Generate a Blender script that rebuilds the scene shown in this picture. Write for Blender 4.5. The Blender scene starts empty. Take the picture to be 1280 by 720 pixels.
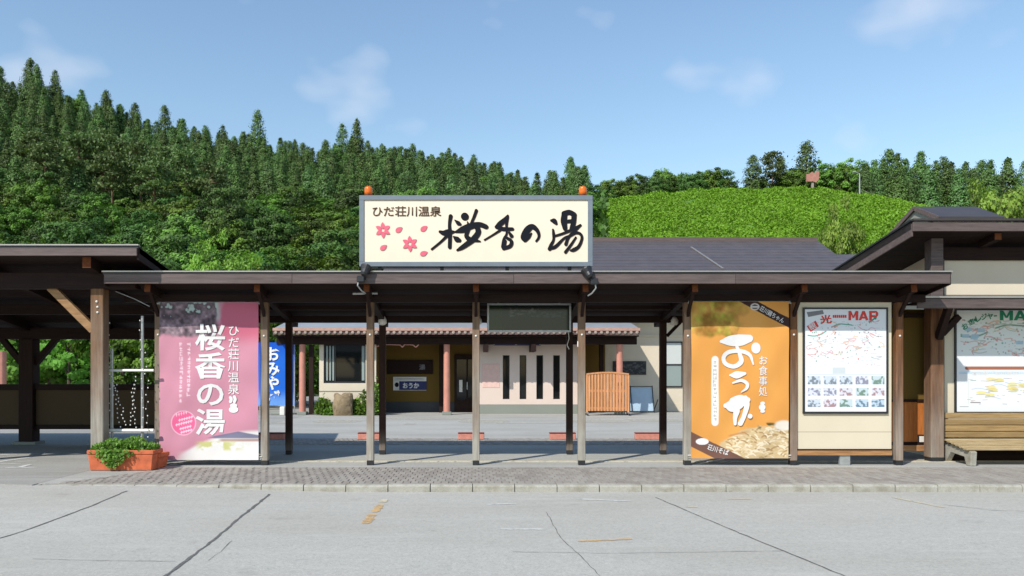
import bpy, math, random
import numpy as np
from mathutils import Vector, Matrix

# ------------------------------------------------------------------ camera, sky, sun, exposure
scene = bpy.context.scene
col = scene.collection
cam_data = bpy.data.cameras.new('camera')
cam_data.sensor_width = 36.0
cam_data.lens = 28.125
cam_data.shift_x = 45 / 1280
cam_data.shift_y = 105 / 1280
cam_data.clip_start = 0.1
cam_data.clip_end = 3000
cam = bpy.data.objects.new('camera', cam_data)
cam.location = (0, 0, 1.6)
cam.rotation_euler = (math.radians(90), 0, 0)
col.objects.link(cam)
scene.camera = cam

SUN_DIR = Vector((-0.82, -1.0, 1.196)).normalized()      # towards the sun
SUN_EL = math.asin(SUN_DIR.z)
SUN_AZ = math.atan2(SUN_DIR.x, SUN_DIR.y)
world = bpy.data.worlds.new('World')
scene.world = world
world.use_nodes = True
wn, wl = world.node_tree.nodes, world.node_tree.links
wn.clear()
w_out = wn.new('ShaderNodeOutputWorld')
w_bg = wn.new('ShaderNodeBackground')
w_bg.inputs['Strength'].default_value = 0.15
w_sky = wn.new('ShaderNodeTexSky')
w_sky.sky_type = 'NISHITA'
w_sky.sun_disc = False
w_sky.sun_elevation = SUN_EL
w_sky.sun_rotation = SUN_AZ
w_sky.altitude = 0
w_sky.air_density = 1.5
w_sky.dust_density = 0.3
w_sky.ozone_density = 4.0
# thin clouds, spread over the whole sky by direction
w_tc = wn.new('ShaderNodeTexCoord')
w_map = wn.new('ShaderNodeMapping')
w_map.inputs['Scale'].default_value = (1.0, 1.0, 1.7)
w_map.inputs['Location'].default_value = (0.81, 0.3, 0.16)
w_n = wn.new('ShaderNodeTexNoise')
w_n.inputs['Scale'].default_value = 7.5
w_n.inputs['Detail'].default_value = 3.5
w_n.inputs['Roughness'].default_value = 0.42
w_r = wn.new('ShaderNodeMapRange')
w_r.inputs['From Min'].default_value = 0.60
w_r.inputs['From Max'].default_value = 0.76
w_r.inputs['To Min'].default_value = 0.0
w_r.inputs['To Max'].default_value = 0.38
w_mix = wn.new('ShaderNodeMix')
w_mix.data_type = 'RGBA'
w_mix.inputs[7].default_value = (5.4, 5.6, 6.1, 1)
wl.new(w_tc.outputs['Generated'], w_map.inputs['Vector'])
wl.new(w_map.outputs[0], w_n.inputs['Vector'])
wl.new(w_n.outputs['Fac'], w_r.inputs['Value'])
wl.new(w_r.outputs[0], w_mix.inputs[0])
wl.new(w_sky.outputs[0], w_mix.inputs[6])
wl.new(w_mix.outputs[2], w_bg.inputs['Color'])
wl.new(w_bg.outputs[0], w_out.inputs[0])

sun_data = bpy.data.lights.new('sun', 'SUN')
sun_data.energy = 4.3
sun_data.angle = math.radians(0.53)
sun_data.color = (1.0, 0.955, 0.88)
sun = bpy.data.objects.new('sun', sun_data)
sun.rotation_euler = SUN_DIR.to_track_quat('Z', 'Y').to_euler()
sun.location = (-20, -25, 40)
col.objects.link(sun)

vs = scene.view_settings
vs.view_transform = 'Standard'
vs.look = 'None'
vs.gamma = 1.0
vs.use_curve_mapping = False
vs.exposure = 0.16

# ------------------------------------------------------------------ helpers
F = 1000.0
PX0, PY0, CH = 595.0, 465.0, 1.6
def WX(px, Y): return (px - PX0) / F * Y
def WZ(py, Y): return CH + (PY0 - py) / F * Y

def lin(c):
    return tuple(((v / 255) / 12.92) if v <= 10 else (((v / 255) + 0.055) / 1.055) ** 2.4 for v in c)
def S(r, g, b, k=1.0):
    return tuple(min(v * k, 1.0) for v in lin((r, g, b)))

def tag(o, label=None, cat=None, group=None, kind=None):
    if label: o['label'] = label
    if cat: o['category'] = cat
    if group: o['group'] = group
    if kind: o['kind'] = kind
    return o

def empty(name, loc, label=None, cat=None, group=None):
    o = bpy.data.objects.new(name, None)
    o.empty_display_size = 0.1
    o.location = loc
    col.objects.link(o)
    return tag(o, label, cat, group)

def wloc(o):
    v = Vector((0, 0, 0))
    while o is not None:
        v += o.location
        o = o.parent
    return v

def link(o, parent=None):
    col.objects.link(o)
    if parent is not None:
        o.parent = parent
    return o

def mesh_np(name, verts, faces, smooth=False):
    """verts (N,3), faces (M,k) all of one size"""
    verts = np.asarray(verts, dtype=np.float32)
    faces = np.asarray(faces, dtype=np.int32)
    me = bpy.data.meshes.new(name)
    n, k = faces.shape
    me.vertices.add(len(verts))
    me.vertices.foreach_set('co', verts.ravel())
    me.loops.add(n * k)
    me.loops.foreach_set('vertex_index', faces.ravel())
    me.polygons.add(n)
    me.polygons.foreach_set('loop_start', np.arange(0, n * k, k, dtype=np.int32))
    if smooth:
        me.polygons.foreach_set('use_smooth', np.ones(n, dtype=bool))
    me.update(calc_edges=True)
    return me

class MB:
    def __init__(self):
        self.v, self.f = [], []
    def quad8(self, c):
        """8 corners: 0-3 bottom ccw, 4-7 top ccw"""
        b = len(self.v)
        self.v += [tuple(p) for p in c]
        for q in ((3, 2, 1, 0), (4, 5, 6, 7), (0, 1, 5, 4), (1, 2, 6, 5), (2, 3, 7, 6), (3, 0, 4, 7)):
            self.f.append(tuple(b + i for i in q))
        return self
    def box(self, x0, x1, y0, y1, z0, z1):
        return self.quad8([(x0, y0, z0), (x1, y0, z0), (x1, y1, z0), (x0, y1, z0),
                           (x0, y0, z1), (x1, y0, z1), (x1, y1, z1), (x0, y1, z1)])
    def slab(self, x0, x1, y0, y1, zt0, zt1, th):
        return self.quad8([(x0, y0, zt0 - th), (x1, y0, zt0 - th), (x1, y1, zt1 - th), (x0, y1, zt1 - th),
                           (x0, y0, zt0), (x1, y0, zt0), (x1, y1, zt1), (x0, y1, zt1)])
    def bar(self, a, b, w, h, up=(0, 0, 1)):
        a, b = Vector(a), Vector(b)
        d = (b - a).normalized()
        u = Vector(up)
        s = d.cross(u)
        if s.length < 1e-4:
            s = d.cross(Vector((0, 1, 0)))
        s.normalize()
        t = s.cross(d).normalized()
        s *= w / 2; t *= h / 2
        return self.quad8([a - s - t, a + s - t, b + s - t, b - s - t, a - s + t, a + s + t, b + s + t, b - s + t])
    def cyl(self, a, b, r0, r1=None, n=12, cap=True):
        a, b = Vector(a), Vector(b)
        if r1 is None: r1 = r0
        d = (b - a).normalized()
        s = d.cross(Vector((0, 0, 1)))
        if s.length < 1e-4: s = Vector((1, 0, 0))
        s.normalize()
        t = d.cross(s).normalized()
        o = len(self.v)
        for p, r in ((a, r0), (b, r1)):
            for i in range(n):
                q = 2 * math.pi * i / n
                self.v.append(tuple(p + s * math.cos(q) * r + t * math.sin(q) * r))
        for i in range(n):
            j = (i + 1) % n
            self.f.append((o + i, o + j, o + n + j, o + n + i))
        if cap:
            self.f.append(tuple(o + i for i in reversed(range(n))))
            self.f.append(tuple(o + n + i for i in range(n)))
        return self
    def tube(self, pts, r, n=6):
        for a, b in zip(pts[:-1], pts[1:]):
            self.cyl(a, b, r, r, n)
        return self
    def lathe(self, base, axis, prof, n=14):
        """prof: list of (distance along axis, radius)"""
        base, d = Vector(base), Vector(axis).normalized()
        s = d.cross(Vector((0, 0, 1)))
        if s.length < 1e-4: s = Vector((1, 0, 0))
        s.normalize()
        t = d.cross(s).normalized()
        o = len(self.v)
        for h, r in prof:
            for i in range(n):
                q = 2 * math.pi * i / n
                self.v.append(tuple(base + d * h + (s * math.cos(q) + t * math.sin(q)) * max(r, 1e-4)))
        for k in range(len(prof) - 1):
            for i in range(n):
                j = (i + 1) % n
                self.f.append((o + k * n + i, o + k * n + j, o + (k + 1) * n + j, o + (k + 1) * n + i))
        self.f.append(tuple(o + i for i in reversed(range(n))))
        self.f.append(tuple(o + (len(prof) - 1) * n + i for i in range(n)))
        return self
    def poly(self, pts, dirv):
        """prism of a planar outline, extruded by dirv"""
        o, n = len(self.v), len(pts)
        d = Vector(dirv)
        self.v += [tuple(p) for p in pts] + [tuple(Vector(p) + d) for p in pts]
        self.f.append(tuple(o + i for i in range(n)))
        self.f.append(tuple(o + n + i for i in reversed(range(n))))
        for i in range(n):
            j = (i + 1) % n
            self.f.append((o + i, o + n + i, o + n + j, o + j))
        return self
    def sheet(self, pts):
        o = len(self.v)
        self.v += [tuple(p) for p in pts]
        self.f.append(tuple(range(o, o + len(pts))))
        return self
    def build(self, name, mat, parent=None, bevel=0.0, smooth=False, fix=True):
        vv = np.array(self.v, dtype=float)
        lo, hi = vv.min(0), vv.max(0)
        org = Vector(((lo[0] + hi[0]) / 2, (lo[1] + hi[1]) / 2, lo[2]))
        me = bpy.data.meshes.new(name)
        me.from_pydata([tuple(p) for p in (vv - np.array(org))], [], self.f)
        if fix:
            import bmesh
            bm = bmesh.new(); bm.from_mesh(me)
            bmesh.ops.recalc_face_normals(bm, faces=bm.faces)
            if bevel > 0:
                bmesh.ops.bevel(bm, geom=list(bm.edges), offset=bevel, segments=1, affect='EDGES', clamp_overlap=True)
            bm.to_mesh(me); bm.free()
        if smooth:
            for p in me.polygons: p.use_smooth = True
        me.materials.append(mat)
        o = bpy.data.objects.new(name, me)
        pl = wloc(parent) if parent is not None else Vector((0, 0, 0))
        o.location = org - pl
        return link(o, parent)

def box(name, mat, parent, x0, x1, y0, y1, z0, z1, bevel=0.0):
    return MB().box(x0, x1, y0, y1, z0, z1).build(name, mat, parent, bevel)

def obj_np(name, verts, faces, mat, parent=None, smooth=False, origin=None):
    verts = np.asarray(verts, dtype=float)
    if origin is None:
        lo, hi = verts.min(0), verts.max(0)
        origin = np.array([(lo[0] + hi[0]) / 2, (lo[1] + hi[1]) / 2, lo[2]])
    me = mesh_np(name, verts - origin, faces, smooth)
    me.materials.append(mat)
    o = bpy.data.objects.new(name, me)
    pl = wloc(parent) if parent is not None else Vector((0, 0, 0))
    o.location = Vector(origin) - pl
    return link(o, parent)

def copy_tree(o, parent=None):
    c = o.copy()
    col.objects.link(c)
    c.parent = parent
    for ch in list(o.children):
        copy_tree(ch, c)
    return c

# ------------------------------------------------------------------ materials
class NT:
    def __init__(self, name):
        self.m = bpy.data.materials.new(name)
        self.m.use_nodes = True
        self.n, self.l = self.m.node_tree.nodes, self.m.node_tree.links
        self.b = self.n['Principled BSDF']
        self.out = self.n['Material Output']
    def new(self, t, **kw):
        x = self.n.new(t)
        for k, v in kw.items():
            if k in x.inputs.keys(): x.inputs[k].default_value = v
            else: setattr(x, k, v)
        return x
    def coord(self, scale=(1, 1, 1), out='Object', rot=(0, 0, 0)):
        tc = self.new('ShaderNodeTexCoord')
        mp = self.new('ShaderNodeMapping')
        mp.inputs['Scale'].default_value = scale
        mp.inputs['Rotation'].default_value = rot
        self.l.new(tc.outputs[out], mp.inputs[0])
        return mp.outputs[0]
    def world(self, scale=(1, 1, 1)):
        g = self.new('ShaderNodeNewGeometry')
        mp = self.new('ShaderNodeMapping')
        mp.inputs['Scale'].default_value = scale
        self.l.new(g.outputs['Position'], mp.inputs[0])
        return mp.outputs[0]
    def noise(self, vec, scale, detail=4, rough=0.55):
        x = self.new('ShaderNodeTexNoise')
        x.inputs['Scale'].default_value = scale
        x.inputs['Detail'].default_value = detail
        x.inputs['Roughness'].default_value = rough
        self.l.new(vec, x.inputs['Vector'])
        return x.outputs['Fac']
    def ramp(self, fac, stops):
        x = self.new('ShaderNodeValToRGB')
        el = x.color_ramp.elements
        while len(el) < len(stops): el.new(0.5)
        for e, (p, c) in zip(el, stops):
            e.position = p
            e.color = (*c, 1) if len(c) == 3 else c
        self.l.new(fac, x.inputs[0])
        return x.outputs[0]
    def rng(self, fac, a, b, c, d):
        x = self.new('ShaderNodeMapRange')
        for k, v in zip(('From Min', 'From Max', 'To Min', 'To Max'), (a, b, c, d)):
            x.inputs[k].default_value = v
        self.l.new(fac, x.inputs['Value'])
        return x.outputs[0]
    def mix(self, fac, a, b, mode='MIX'):
        x = self.new('ShaderNodeMix')
        x.data_type = 'RGBA'; x.blend_type = mode
        for sock, v in ((x.inputs[0], fac), (x.inputs[6], a), (x.inputs[7], b)):
            if hasattr(v, 'links') or isinstance(v, bpy.types.NodeSocket): self.l.new(v, sock)
            elif isinstance(v, (int, float)): sock.default_value = v
            else: sock.default_value = (*v, 1) if len(v) == 3 else v
        return x.outputs[2]
    def math(self, op, a, b=0.0):
        x = self.new('ShaderNodeMath'); x.operation = op
        for s, v in ((x.inputs[0], a), (x.inputs[1], b)):
            if isinstance(v, (int, float)): s.default_value = v
            else: self.l.new(v, s)
        return x.outputs[0]
    def color(self, c): self.l.new(c, self.b.inputs['Base Color'])
    def bump(self, h, strength=0.3, dist=0.01):
        x = self.new('ShaderNodeBump')
        x.inputs['Strength'].default_value = strength
        x.inputs['Distance'].default_value = dist
        self.l.new(h, x.inputs['Height'])
        self.l.new(x.outputs[0], self.b.inputs['Normal'])
    def rough(self, v):
        if isinstance(v, (int, float)): self.b.inputs['Roughness'].default_value = v
        else: self.l.new(v, self.b.inputs['Roughness'])

def m_plain(name, c, rough=0.6, var=0.12, scale=6.0, metal=0.0, bump=0.0, spec=0.5):
    t = NT(name)
    v = t.world()
    n = t.noise(v, scale, 5)
    lo = tuple(x * (1 - var) for x in c); hi = tuple(min(1, x * (1 + var)) for x in c)
    t.color(t.ramp(n, [(0.3, lo), (0.7, hi)]))
    t.rough(rough)
    t.b.inputs['Metallic'].default_value = metal
    t.b.inputs['Specular IOR Level'].default_value = spec
    if bump: t.bump(t.noise(v, scale * 8, 4), bump, 0.01)
    return t.m

def m_wood(name, dark, light, axis='z', rough=0.75, weather=None, wz=(0.0, 2.2), wmax=0.9, bump=0.35, spec=0.25, tint=0.0):
    """grain along axis; weather = colour of silvered wood that shows lower down"""
    t = NT(name)
    sc = {'z': (14, 14, 0.9), 'x': (0.9, 14, 14), 'y': (14, 0.9, 14)}[axis]
    oi = t.new('ShaderNodeObjectInfo')
    v = t.world(sc)
    add = t.new('ShaderNodeVectorMath'); add.operation = 'ADD'
    comb = t.new('ShaderNodeCombineXYZ')
    r10 = t.math('MULTIPLY', oi.outputs['Random'], 23.0)
    for i in range(3): t.l.new(r10, comb.inputs[i])
    t.l.new(v, add.inputs[0]); t.l.new(comb.outputs[0], add.inputs[1])
    v = add.outputs[0]
    n = t.noise(v, 1.3, 6, 0.65)
    n2 = t.noise(v, 5.0, 4, 0.6)
    c = t.ramp(n, [(0.3, dark), (0.7, light)])
    c = t.mix(t.rng(n2, 0.45, 0.75, 0, 0.5), c, tuple(x * 0.45 for x in dark))
    if weather:
        big = t.noise(t.world((1.2, 1.2, 0.7)), 1.6, 4)
        g = t.new('ShaderNodeNewGeometry')
        sp = t.new('ShaderNodeSeparateXYZ'); t.l.new(g.outputs['Position'], sp.inputs[0])
        hz = t.rng(sp.outputs['Z'], wz[0], wz[1], wmax, 0.0)
        fac = t.math('MULTIPLY', t.rng(big, 0.3, 0.62, 0.35, 1.0), hz)
        wc = t.ramp(n, [(0.3, tuple(x * 0.55 for x in weather)), (0.72, weather)])
        c = t.mix(fac, c, wc)
    if tint:
        hs = t.new('ShaderNodeHueSaturation')
        t.l.new(t.rng(oi.outputs['Random'], 0, 1, 1 - tint, 1 + tint), hs.inputs['Value'])
        t.l.new(c, hs.inputs['Color']); c = hs.outputs[0]
    t.color(c); t.rough(rough)
    t.b.inputs['Specular IOR Level'].default_value = spec
    t.bump(n2, bump, 0.006)
    return t.m

def m_leaf(name, c, var=0.35, trans=0.25, hue=0.03, rough=0.6):
    t = NT(name)
    at = t.new('ShaderNodeAttribute'); at.attribute_name = 'tint'
    oi = t.new('ShaderNodeObjectInfo')
    rgb = t.new('ShaderNodeRGB'); rgb.outputs[0].default_value = (*c, 1)
    hs = t.new('ShaderNodeHueSaturation')
    t.l.new(rgb.outputs[0], hs.inputs['Color'])
    t.l.new(t.rng(oi.outputs['Random'], 0, 1, 0.5 - hue, 0.5 + hue), hs.inputs['Hue'])
    val = t.math('ADD', t.rng(at.outputs['Fac'], 0, 1, 1 - var, 1 + var), t.rng(oi.outputs['Random'], 0, 1, -0.30, 0.30))
    t.l.new(val, hs.inputs['Value'])
    t.color(hs.outputs[0]); t.rough(rough)
    t.b.inputs['Specular IOR Level'].default_value = 0.25
    tr = t.new('ShaderNodeBsdfTranslucent')
    t.l.new(t.mix(1.0, hs.outputs[0], (1.15, 1.25, 0.6), 'MULTIPLY'), tr.inputs['Color'])
    ms = t.new('ShaderNodeMixShader'); ms.inputs[0].default_value = trans
    t.l.new(t.b.outputs[0], ms.inputs[1]); t.l.new(tr.outputs[0], ms.inputs[2])
    t.l.new(ms.outputs[0], t.out.inputs[0])
    return t.m

def m_print(name, rough=0.55, spec=0.3):
    t = NT(name)
    a = t.new('ShaderNodeAttribute'); a.attribute_name = 'print'
    t.color(a.outputs['Color']); t.rough(rough)
    t.b.inputs['Specular IOR Level'].default_value = spec
    return t.m

def m_asphalt(name, c, var=0.16, grain=0.35, patch=0.12, warm=(1.0, 0.99, 0.95)):
    t = NT(name)
    v = t.world()
    fine = t.noise(v, 120, 3, 0.7)
    mid = t.noise(v, 9, 5, 0.6)
    big = t.noise(t.world((0.5, 1.4, 1)), 0.55, 5, 0.6)
    lo = tuple(x * (1 - grain) for x in c); hi = tuple(min(1, x * (1 + grain)) for x in c)
    cc = t.ramp(fine, [(0.3, lo), (0.72, hi)])
    cc = t.mix(t.rng(mid, 0.35, 0.7, 0, 0.35), cc, tuple(x * (1 - var * 1.6) for x in c))
    cc = t.mix(t.rng(big, 0.42, 0.68, 0, 0.65), cc, tuple(x * (1 - patch * 1.5) * w for x, w in zip(c, warm)))
    sp = t.noise(v, 34, 4, 0.75)
    cc = t.mix(t.rng(sp, 0.50, 0.72, 0, 0.55), cc, tuple(x * (1 - grain * 1.5) for x in c))
    cc = t.mix(t.rng(sp, 0.30, 0.44, 0.45, 0), cc, tuple(min(1, x * (1 + grain)) for x in c))
    st = t.noise(t.world((0.35, 2.6, 1)), 1.6, 4, 0.6)
    cc = t.mix(t.rng(st, 0.56, 0.72, 0, 0.4), cc, tuple(min(1, x * (1 + patch)) for x in c))
    oil = t.noise(v, 1.9, 3, 0.5)
    cc = t.mix(t.rng(oil, 0.66, 0.74, 0, 0.30), cc, tuple(x * 0.55 for x in c))
    t.color(cc); t.rough(0.9)
    t.b.inputs['Specular IOR Level'].default_value = 0.2
    t.bump(fine, 0.35, 0.006)
    return t.m

BROWN = S(60, 48, 44)
M = {}
M['asphalt'] = m_asphalt('road_asphalt', (0.445, 0.430, 0.385), grain=0.30)
M['asphalt2'] = m_asphalt('plaza_asphalt', (0.42, 0.41, 0.375), patch=0.2)
M['apron'] = m_asphalt('apron_asphalt', (0.36, 0.35, 0.32), patch=0.2)
M['ground'] = m_plain('soil', (0.12, 0.11, 0.07), 0.95, 0.3, 0.8)
M['hillsoil'] = m_plain('hill_soil', (0.03, 0.05, 0.016), 0.95, 0.3, 0.3)
M['ferns'] = m_plain('hill_turf', (0.085, 0.185, 0.014), 0.95, 0.4, 1.2)
def m_paver():
    t = NT('paver_concrete')
    oi = t.new('ShaderNodeObjectInfo')
    g = t.new('ShaderNodeNewGeometry')
    r = t.math('FRACT', t.math('ADD', oi.outputs['Random'], g.outputs['Random Per Island']))
    c = t.ramp(r, [(0.0, (0.255, 0.225, 0.195)), (0.5, (0.305, 0.275, 0.24)), (1.0, (0.36, 0.33, 0.285))])
    v = t.world()
    n = t.noise(v, 60, 4, 0.7); n2 = t.noise(v, 1.7, 4)
    c = t.mix(t.rng(n, 0.35, 0.7, 0, 0.35), c, (0.19, 0.168, 0.15))
    c = t.mix(t.rng(n2, 0.45, 0.7, 0, 0.5), c, (0.36, 0.335, 0.30))
    t.color(c); t.rough(0.9); t.b.inputs['Specular IOR Level'].default_value = 0.2
    t.bump(n, 0.3, 0.004)
    return t.m
M['paver'] = m_paver()
M['joint'] = m_plain('joint_sand', (0.20, 0.175, 0.15), 0.95, 0.25, 20)
def m_kerb():
    t = NT('kerb_concrete')
    v = t.world()
    n = t.noise(v, 70, 4, 0.7); n2 = t.noise(v, 5, 5, 0.65)
    c = t.ramp(n, [(0.3, (0.30, 0.285, 0.24)), (0.7, (0.44, 0.42, 0.36))])
    c = t.mix(t.rng(n2, 0.45, 0.7, 0, 0.75), c, (0.19, 0.17, 0.115))
    t.color(c); t.rough(0.9); t.bump(n, 0.4, 0.006)
    return t.m
M['kerb'] = m_kerb()
def m_worn(name, c, lo=0.42, hi=0.62):
    """paint worn through to the asphalt"""
    t = NT(name)
    v = t.world()
    n = t.noise(v, 7, 6, 0.7); f = t.noise(v, 90, 3, 0.7)
    k = t.rng(t.math('ADD', t.math('MULTIPLY', n, 0.75), t.math('MULTIPLY', f, 0.25)), lo, hi, 0, 1)
    t.color(t.ramp(f, [(0.3, tuple(x * 0.85 for x in c)), (0.7, c)])); t.rough(0.85)
    tr = t.new('ShaderNodeBsdfTransparent'); ms = t.new('ShaderNodeMixShader')
    t.l.new(k, ms.inputs[0]); t.l.new(t.b.outputs[0], ms.inputs[1]); t.l.new(tr.outputs[0], ms.inputs[2]); t.l.new(ms.outputs[0], t.out.inputs[0])
    return t.m
M['paint_white'] = m_worn('worn_white_paint', (0.66, 0.66, 0.62), 0.5, 0.68)
M['paint_orange'] = m_worn('worn_orange_paint', (0.62, 0.40, 0.18), 0.47, 0.64)
M['paint_cream'] = m_worn('worn_cream_paint', (0.60, 0.53, 0.37), 0.52, 0.7)
M['crack'] = m_plain('sealed_crack', (0.12, 0.117, 0.108), 0.8, 0.4, 20)
M['post'] = m_wood('weathered_post', S(96, 66, 42), S(128, 92, 60), 'z', weather=S(176, 170, 158), wz=(0.2, 3.1), wmax=1.15)
M['post_brown'] = m_wood('brown_post', S(84, 54, 36), S(136, 94, 60), 'z', weather=S(168, 160, 148), wz=(0.1, 2.0), wmax=0.85)
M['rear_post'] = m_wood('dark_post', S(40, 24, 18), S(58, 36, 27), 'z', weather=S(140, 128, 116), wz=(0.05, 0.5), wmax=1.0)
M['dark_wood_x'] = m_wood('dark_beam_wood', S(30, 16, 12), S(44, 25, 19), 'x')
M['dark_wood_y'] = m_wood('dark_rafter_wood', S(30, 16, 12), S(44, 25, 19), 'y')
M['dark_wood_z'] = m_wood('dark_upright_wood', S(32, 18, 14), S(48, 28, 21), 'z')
M['rafter_end'] = m_wood('warm_lit_end_grain', S(92, 48, 22), S(120, 66, 32), 'y')  # warm wood colour with the reflected light on the ends mixed in
M['brace'] = m_wood('brace_wood', S(120, 88, 58), S(176, 138, 98), 'x')
M['fascia'] = m_wood('fascia_paint', S(84, 73, 70), S(112, 98, 94), 'x', rough=0.55, bump=0.15, tint=0.10)
M['flashing'] = m_plain('roof_flashing', S(176, 168, 160), 0.35, 0.1, 3, metal=0.6)
M['roofmetal'] = m_plain('roof_sheet', S(62, 54, 52), 0.45, 0.15, 2)
M['black_metal'] = m_plain('black_metal', (0.018, 0.018, 0.02), 0.45, 0.2, 8)
M['grey_metal'] = m_plain('sign_frame_grey', S(112, 122, 130), 0.45, 0.08, 5)
M['galv'] = m_plain('galvanised_pipe', S(170, 172, 170), 0.4, 0.15, 12, metal=0.5)
M['white'] = m_plain('white_enamel', (0.72, 0.70, 0.64), 0.4, 0.06, 10)
M['cream_sign'] = m_plain('sign_face', S(250, 233, 207, 0.86), 0.5, 0.02, 3)
M['ink'] = m_plain('dark_ink', (0.012, 0.013, 0.018), 0.8, 0.1, 8, spec=0.1)
M['ink_brown'] = m_plain('brown_letter', S(92, 68, 44), 0.6, 0.1, 8)
M['petal'] = m_plain('petal_pink', S(222, 98, 118), 0.5, 0.12, 12)
M['amber'] = NT('amber_plastic').m
_b = M['amber'].node_tree.nodes['Principled BSDF']
_b.inputs['Base Color'].default_value = (*S(246, 120, 18), 1); _b.inputs['Roughness'].default_value = 0.15
_b.inputs['Transmission Weight'].default_value = 0.25
def m_stucco(name, c, var=0.06):
    t = NT(name)
    v = t.world()
    n = t.noise(v, 90, 4, 0.7); n2 = t.noise(v, 1.1, 5)
    cc = t.ramp(n, [(0.3, tuple(x * (1 - var) for x in c)), (0.7, tuple(min(1, x * (1 + var)) for x in c))])
    cc = t.mix(t.rng(n2, 0.4, 0.75, 0, 0.4), cc, tuple(x * f for x, f in zip(c, (0.86, 0.84, 0.80))))
    t.color(cc); t.rough(0.9); t.b.inputs['Specular IOR Level'].default_value = 0.15
    t.bump(n, 0.2, 0.004)
    return t.m
M['cream'] = m_stucco('cream_stucco', S(242, 228, 204, 0.74))
M['cream_board'] = m_stucco('cream_board', S(240, 227, 200, 0.76), 0.03)
M['pinkwall'] = m_stucco('pale_pink_stucco', S(240, 220, 206, 0.78))
M['tan'] = m_stucco('tan_stucco', S(140, 112, 56, 0.62))
M['plinth'] = m_stucco('grey_plinth', S(150, 154, 144, 0.8))
M['darkplinth'] = m_stucco('dark_plinth', S(84, 86, 88, 0.8))
M['column'] = m_plain('painted_column', S(206, 140, 120, 0.85), 0.6, 0.1, 4)
M['copper'] = m_plain('copper_trim', S(176, 138, 122), 0.6, 0.15, 6)
def m_glass(name, c=(0.010, 0.012, 0.012), rough=0.05):
    t = NT(name)
    t.b.inputs['Base Color'].default_value = (*c, 1)
    t.b.inputs['Roughness'].default_value = rough
    t.b.inputs['Specular IOR Level'].default_value = 0.35
    return t.m
M['glass'] = m_glass('dark_glass')
M['glass_grey'] = m_glass('curtained_glass', S(142, 154, 150), 0.12)
M['glass_pale'] = m_glass('pale_curtain', S(196, 200, 196), 0.4)
M['print'] = m_print('printed_sheet')
M['print_cloth'] = m_print('printed_cloth', 0.75, 0.15)
M['white_print'] = m_plain('white_print', (0.72, 0.71, 0.69), 0.7, 0.03, 10)
M['red_print'] = m_plain('red_print', S(208, 58, 46), 0.6, 0.08, 20)
M['green_print'] = m_plain('green_print', S(14, 128, 92), 0.6, 0.08, 20)
M['brown_print'] = m_plain('brown_print', S(110, 84, 78), 0.6, 0.06, 12)
M['grey_print'] = m_plain('grey_print', S(120, 118, 122), 0.6, 0.06, 12)
M['terracotta'] = m_plain('terracotta', S(192, 98, 60), 0.75, 0.22, 9, bump=0.25)
M['potsoil'] = m_plain('potting_soil', (0.03, 0.022, 0.015), 0.95, 0.3, 30)
M['bench_wood'] = m_wood('bench_slat_wood', S(136, 110, 72), S(172, 144, 100), 'x', rough=0.6, bump=0.2, tint=0.12)
M['bench_seat'] = m_wood('bench_seat_wood', S(150, 128, 92), S(186, 166, 128), 'x', rough=0.7, bump=0.25, tint=0.1)
M['door_wood'] = m_wood('door_panel_wood', S(168, 96, 44), S(200, 126, 66), 'z', rough=0.55, bump=0.15)
M['rail_wood'] = m_wood('rail_wood', S(140, 96, 60), S(186, 140, 94), 'x')
M['screen_wood'] = m_wood('screen_slat_wood', S(198, 134, 86), S(220, 160, 112), 'z', rough=0.6, bump=0.1, tint=0.08)
M['bluepanel'] = m_plain('pale_blue_panel', S(168, 190, 206), 0.5, 0.05, 5)
M['board_black'] = m_plain('blackboard', (0.035, 0.035, 0.038), 0.6, 0.3, 6)
M['stop'] = m_plain('red_block', S(208, 138, 122, 0.9), 0.8, 0.15, 14)
M['stop_top'] = m_plain('block_cap', S(120, 62, 54), 0.8, 0.2, 14)
def m_rock():
    t = NT('boulder_stone')
    v = t.world(); n = t.noise(v, 5, 7, 0.7)
    t.color(t.ramp(n, [(0.3, (0.10, 0.07, 0.04)), (0.5, (0.26, 0.19, 0.11)), (0.75, (0.30, 0.24, 0.15))])); t.rough(0.95); t.bump(n, 0.8, 0.05)
    return t.m
M['rock'] = m_rock()
M['bark'] = m_wood('tree_bark', (0.05, 0.036, 0.026), (0.12, 0.09, 0.065), 'z')
M['bark_red'] = m_wood('pine_bark', (0.14, 0.075, 0.05), (0.26, 0.155, 0.10), 'z')
M['cedar'] = m_leaf('cedar_needles', (0.084, 0.148, 0.034), 0.5, 0.08, 0.015)
M['larch'] = m_leaf('larch_needles', (0.105, 0.180, 0.055), 0.35, 0.2, 0.02)
M['pine'] = m_leaf('pine_needles', (0.115, 0.165, 0.055), 0.35, 0.2, 0.02)
M['broad'] = m_leaf('broadleaf', (0.108, 0.192, 0.026), 0.55, 0.15, 0.02)
M['broad_dark'] = m_leaf('dark_broadleaf', (0.068, 0.132, 0.026), 0.5, 0.18, 0.02)
M['light_leaf'] = m_leaf('light_leaf', (0.21, 0.32, 0.05), 0.35, 0.35, 0.02)
M['fern'] = m_leaf('fern_leaf', (0.138, 0.262, 0.018), 0.3, 0.2, 0.0)
M['bush'] = m_leaf('shrub_leaf', (0.13, 0.26, 0.035), 0.4, 0.35, 0.02)
M['planter_leaf'] = m_leaf('planter_leaf', (0.17, 0.31, 0.06), 0.35, 0.35, 0.0)
M['paint_faint'] = m_worn('faint_paint', (0.56, 0.53, 0.44), 0.40, 0.60)
M['bath_roof'] = m_plain('bath_roof_sheet', S(82, 76, 78), 0.45, 0.14, 2)
M['shelter_panel'] = m_stucco('shelter_panel', S(92, 78, 60, 0.8))

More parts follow.
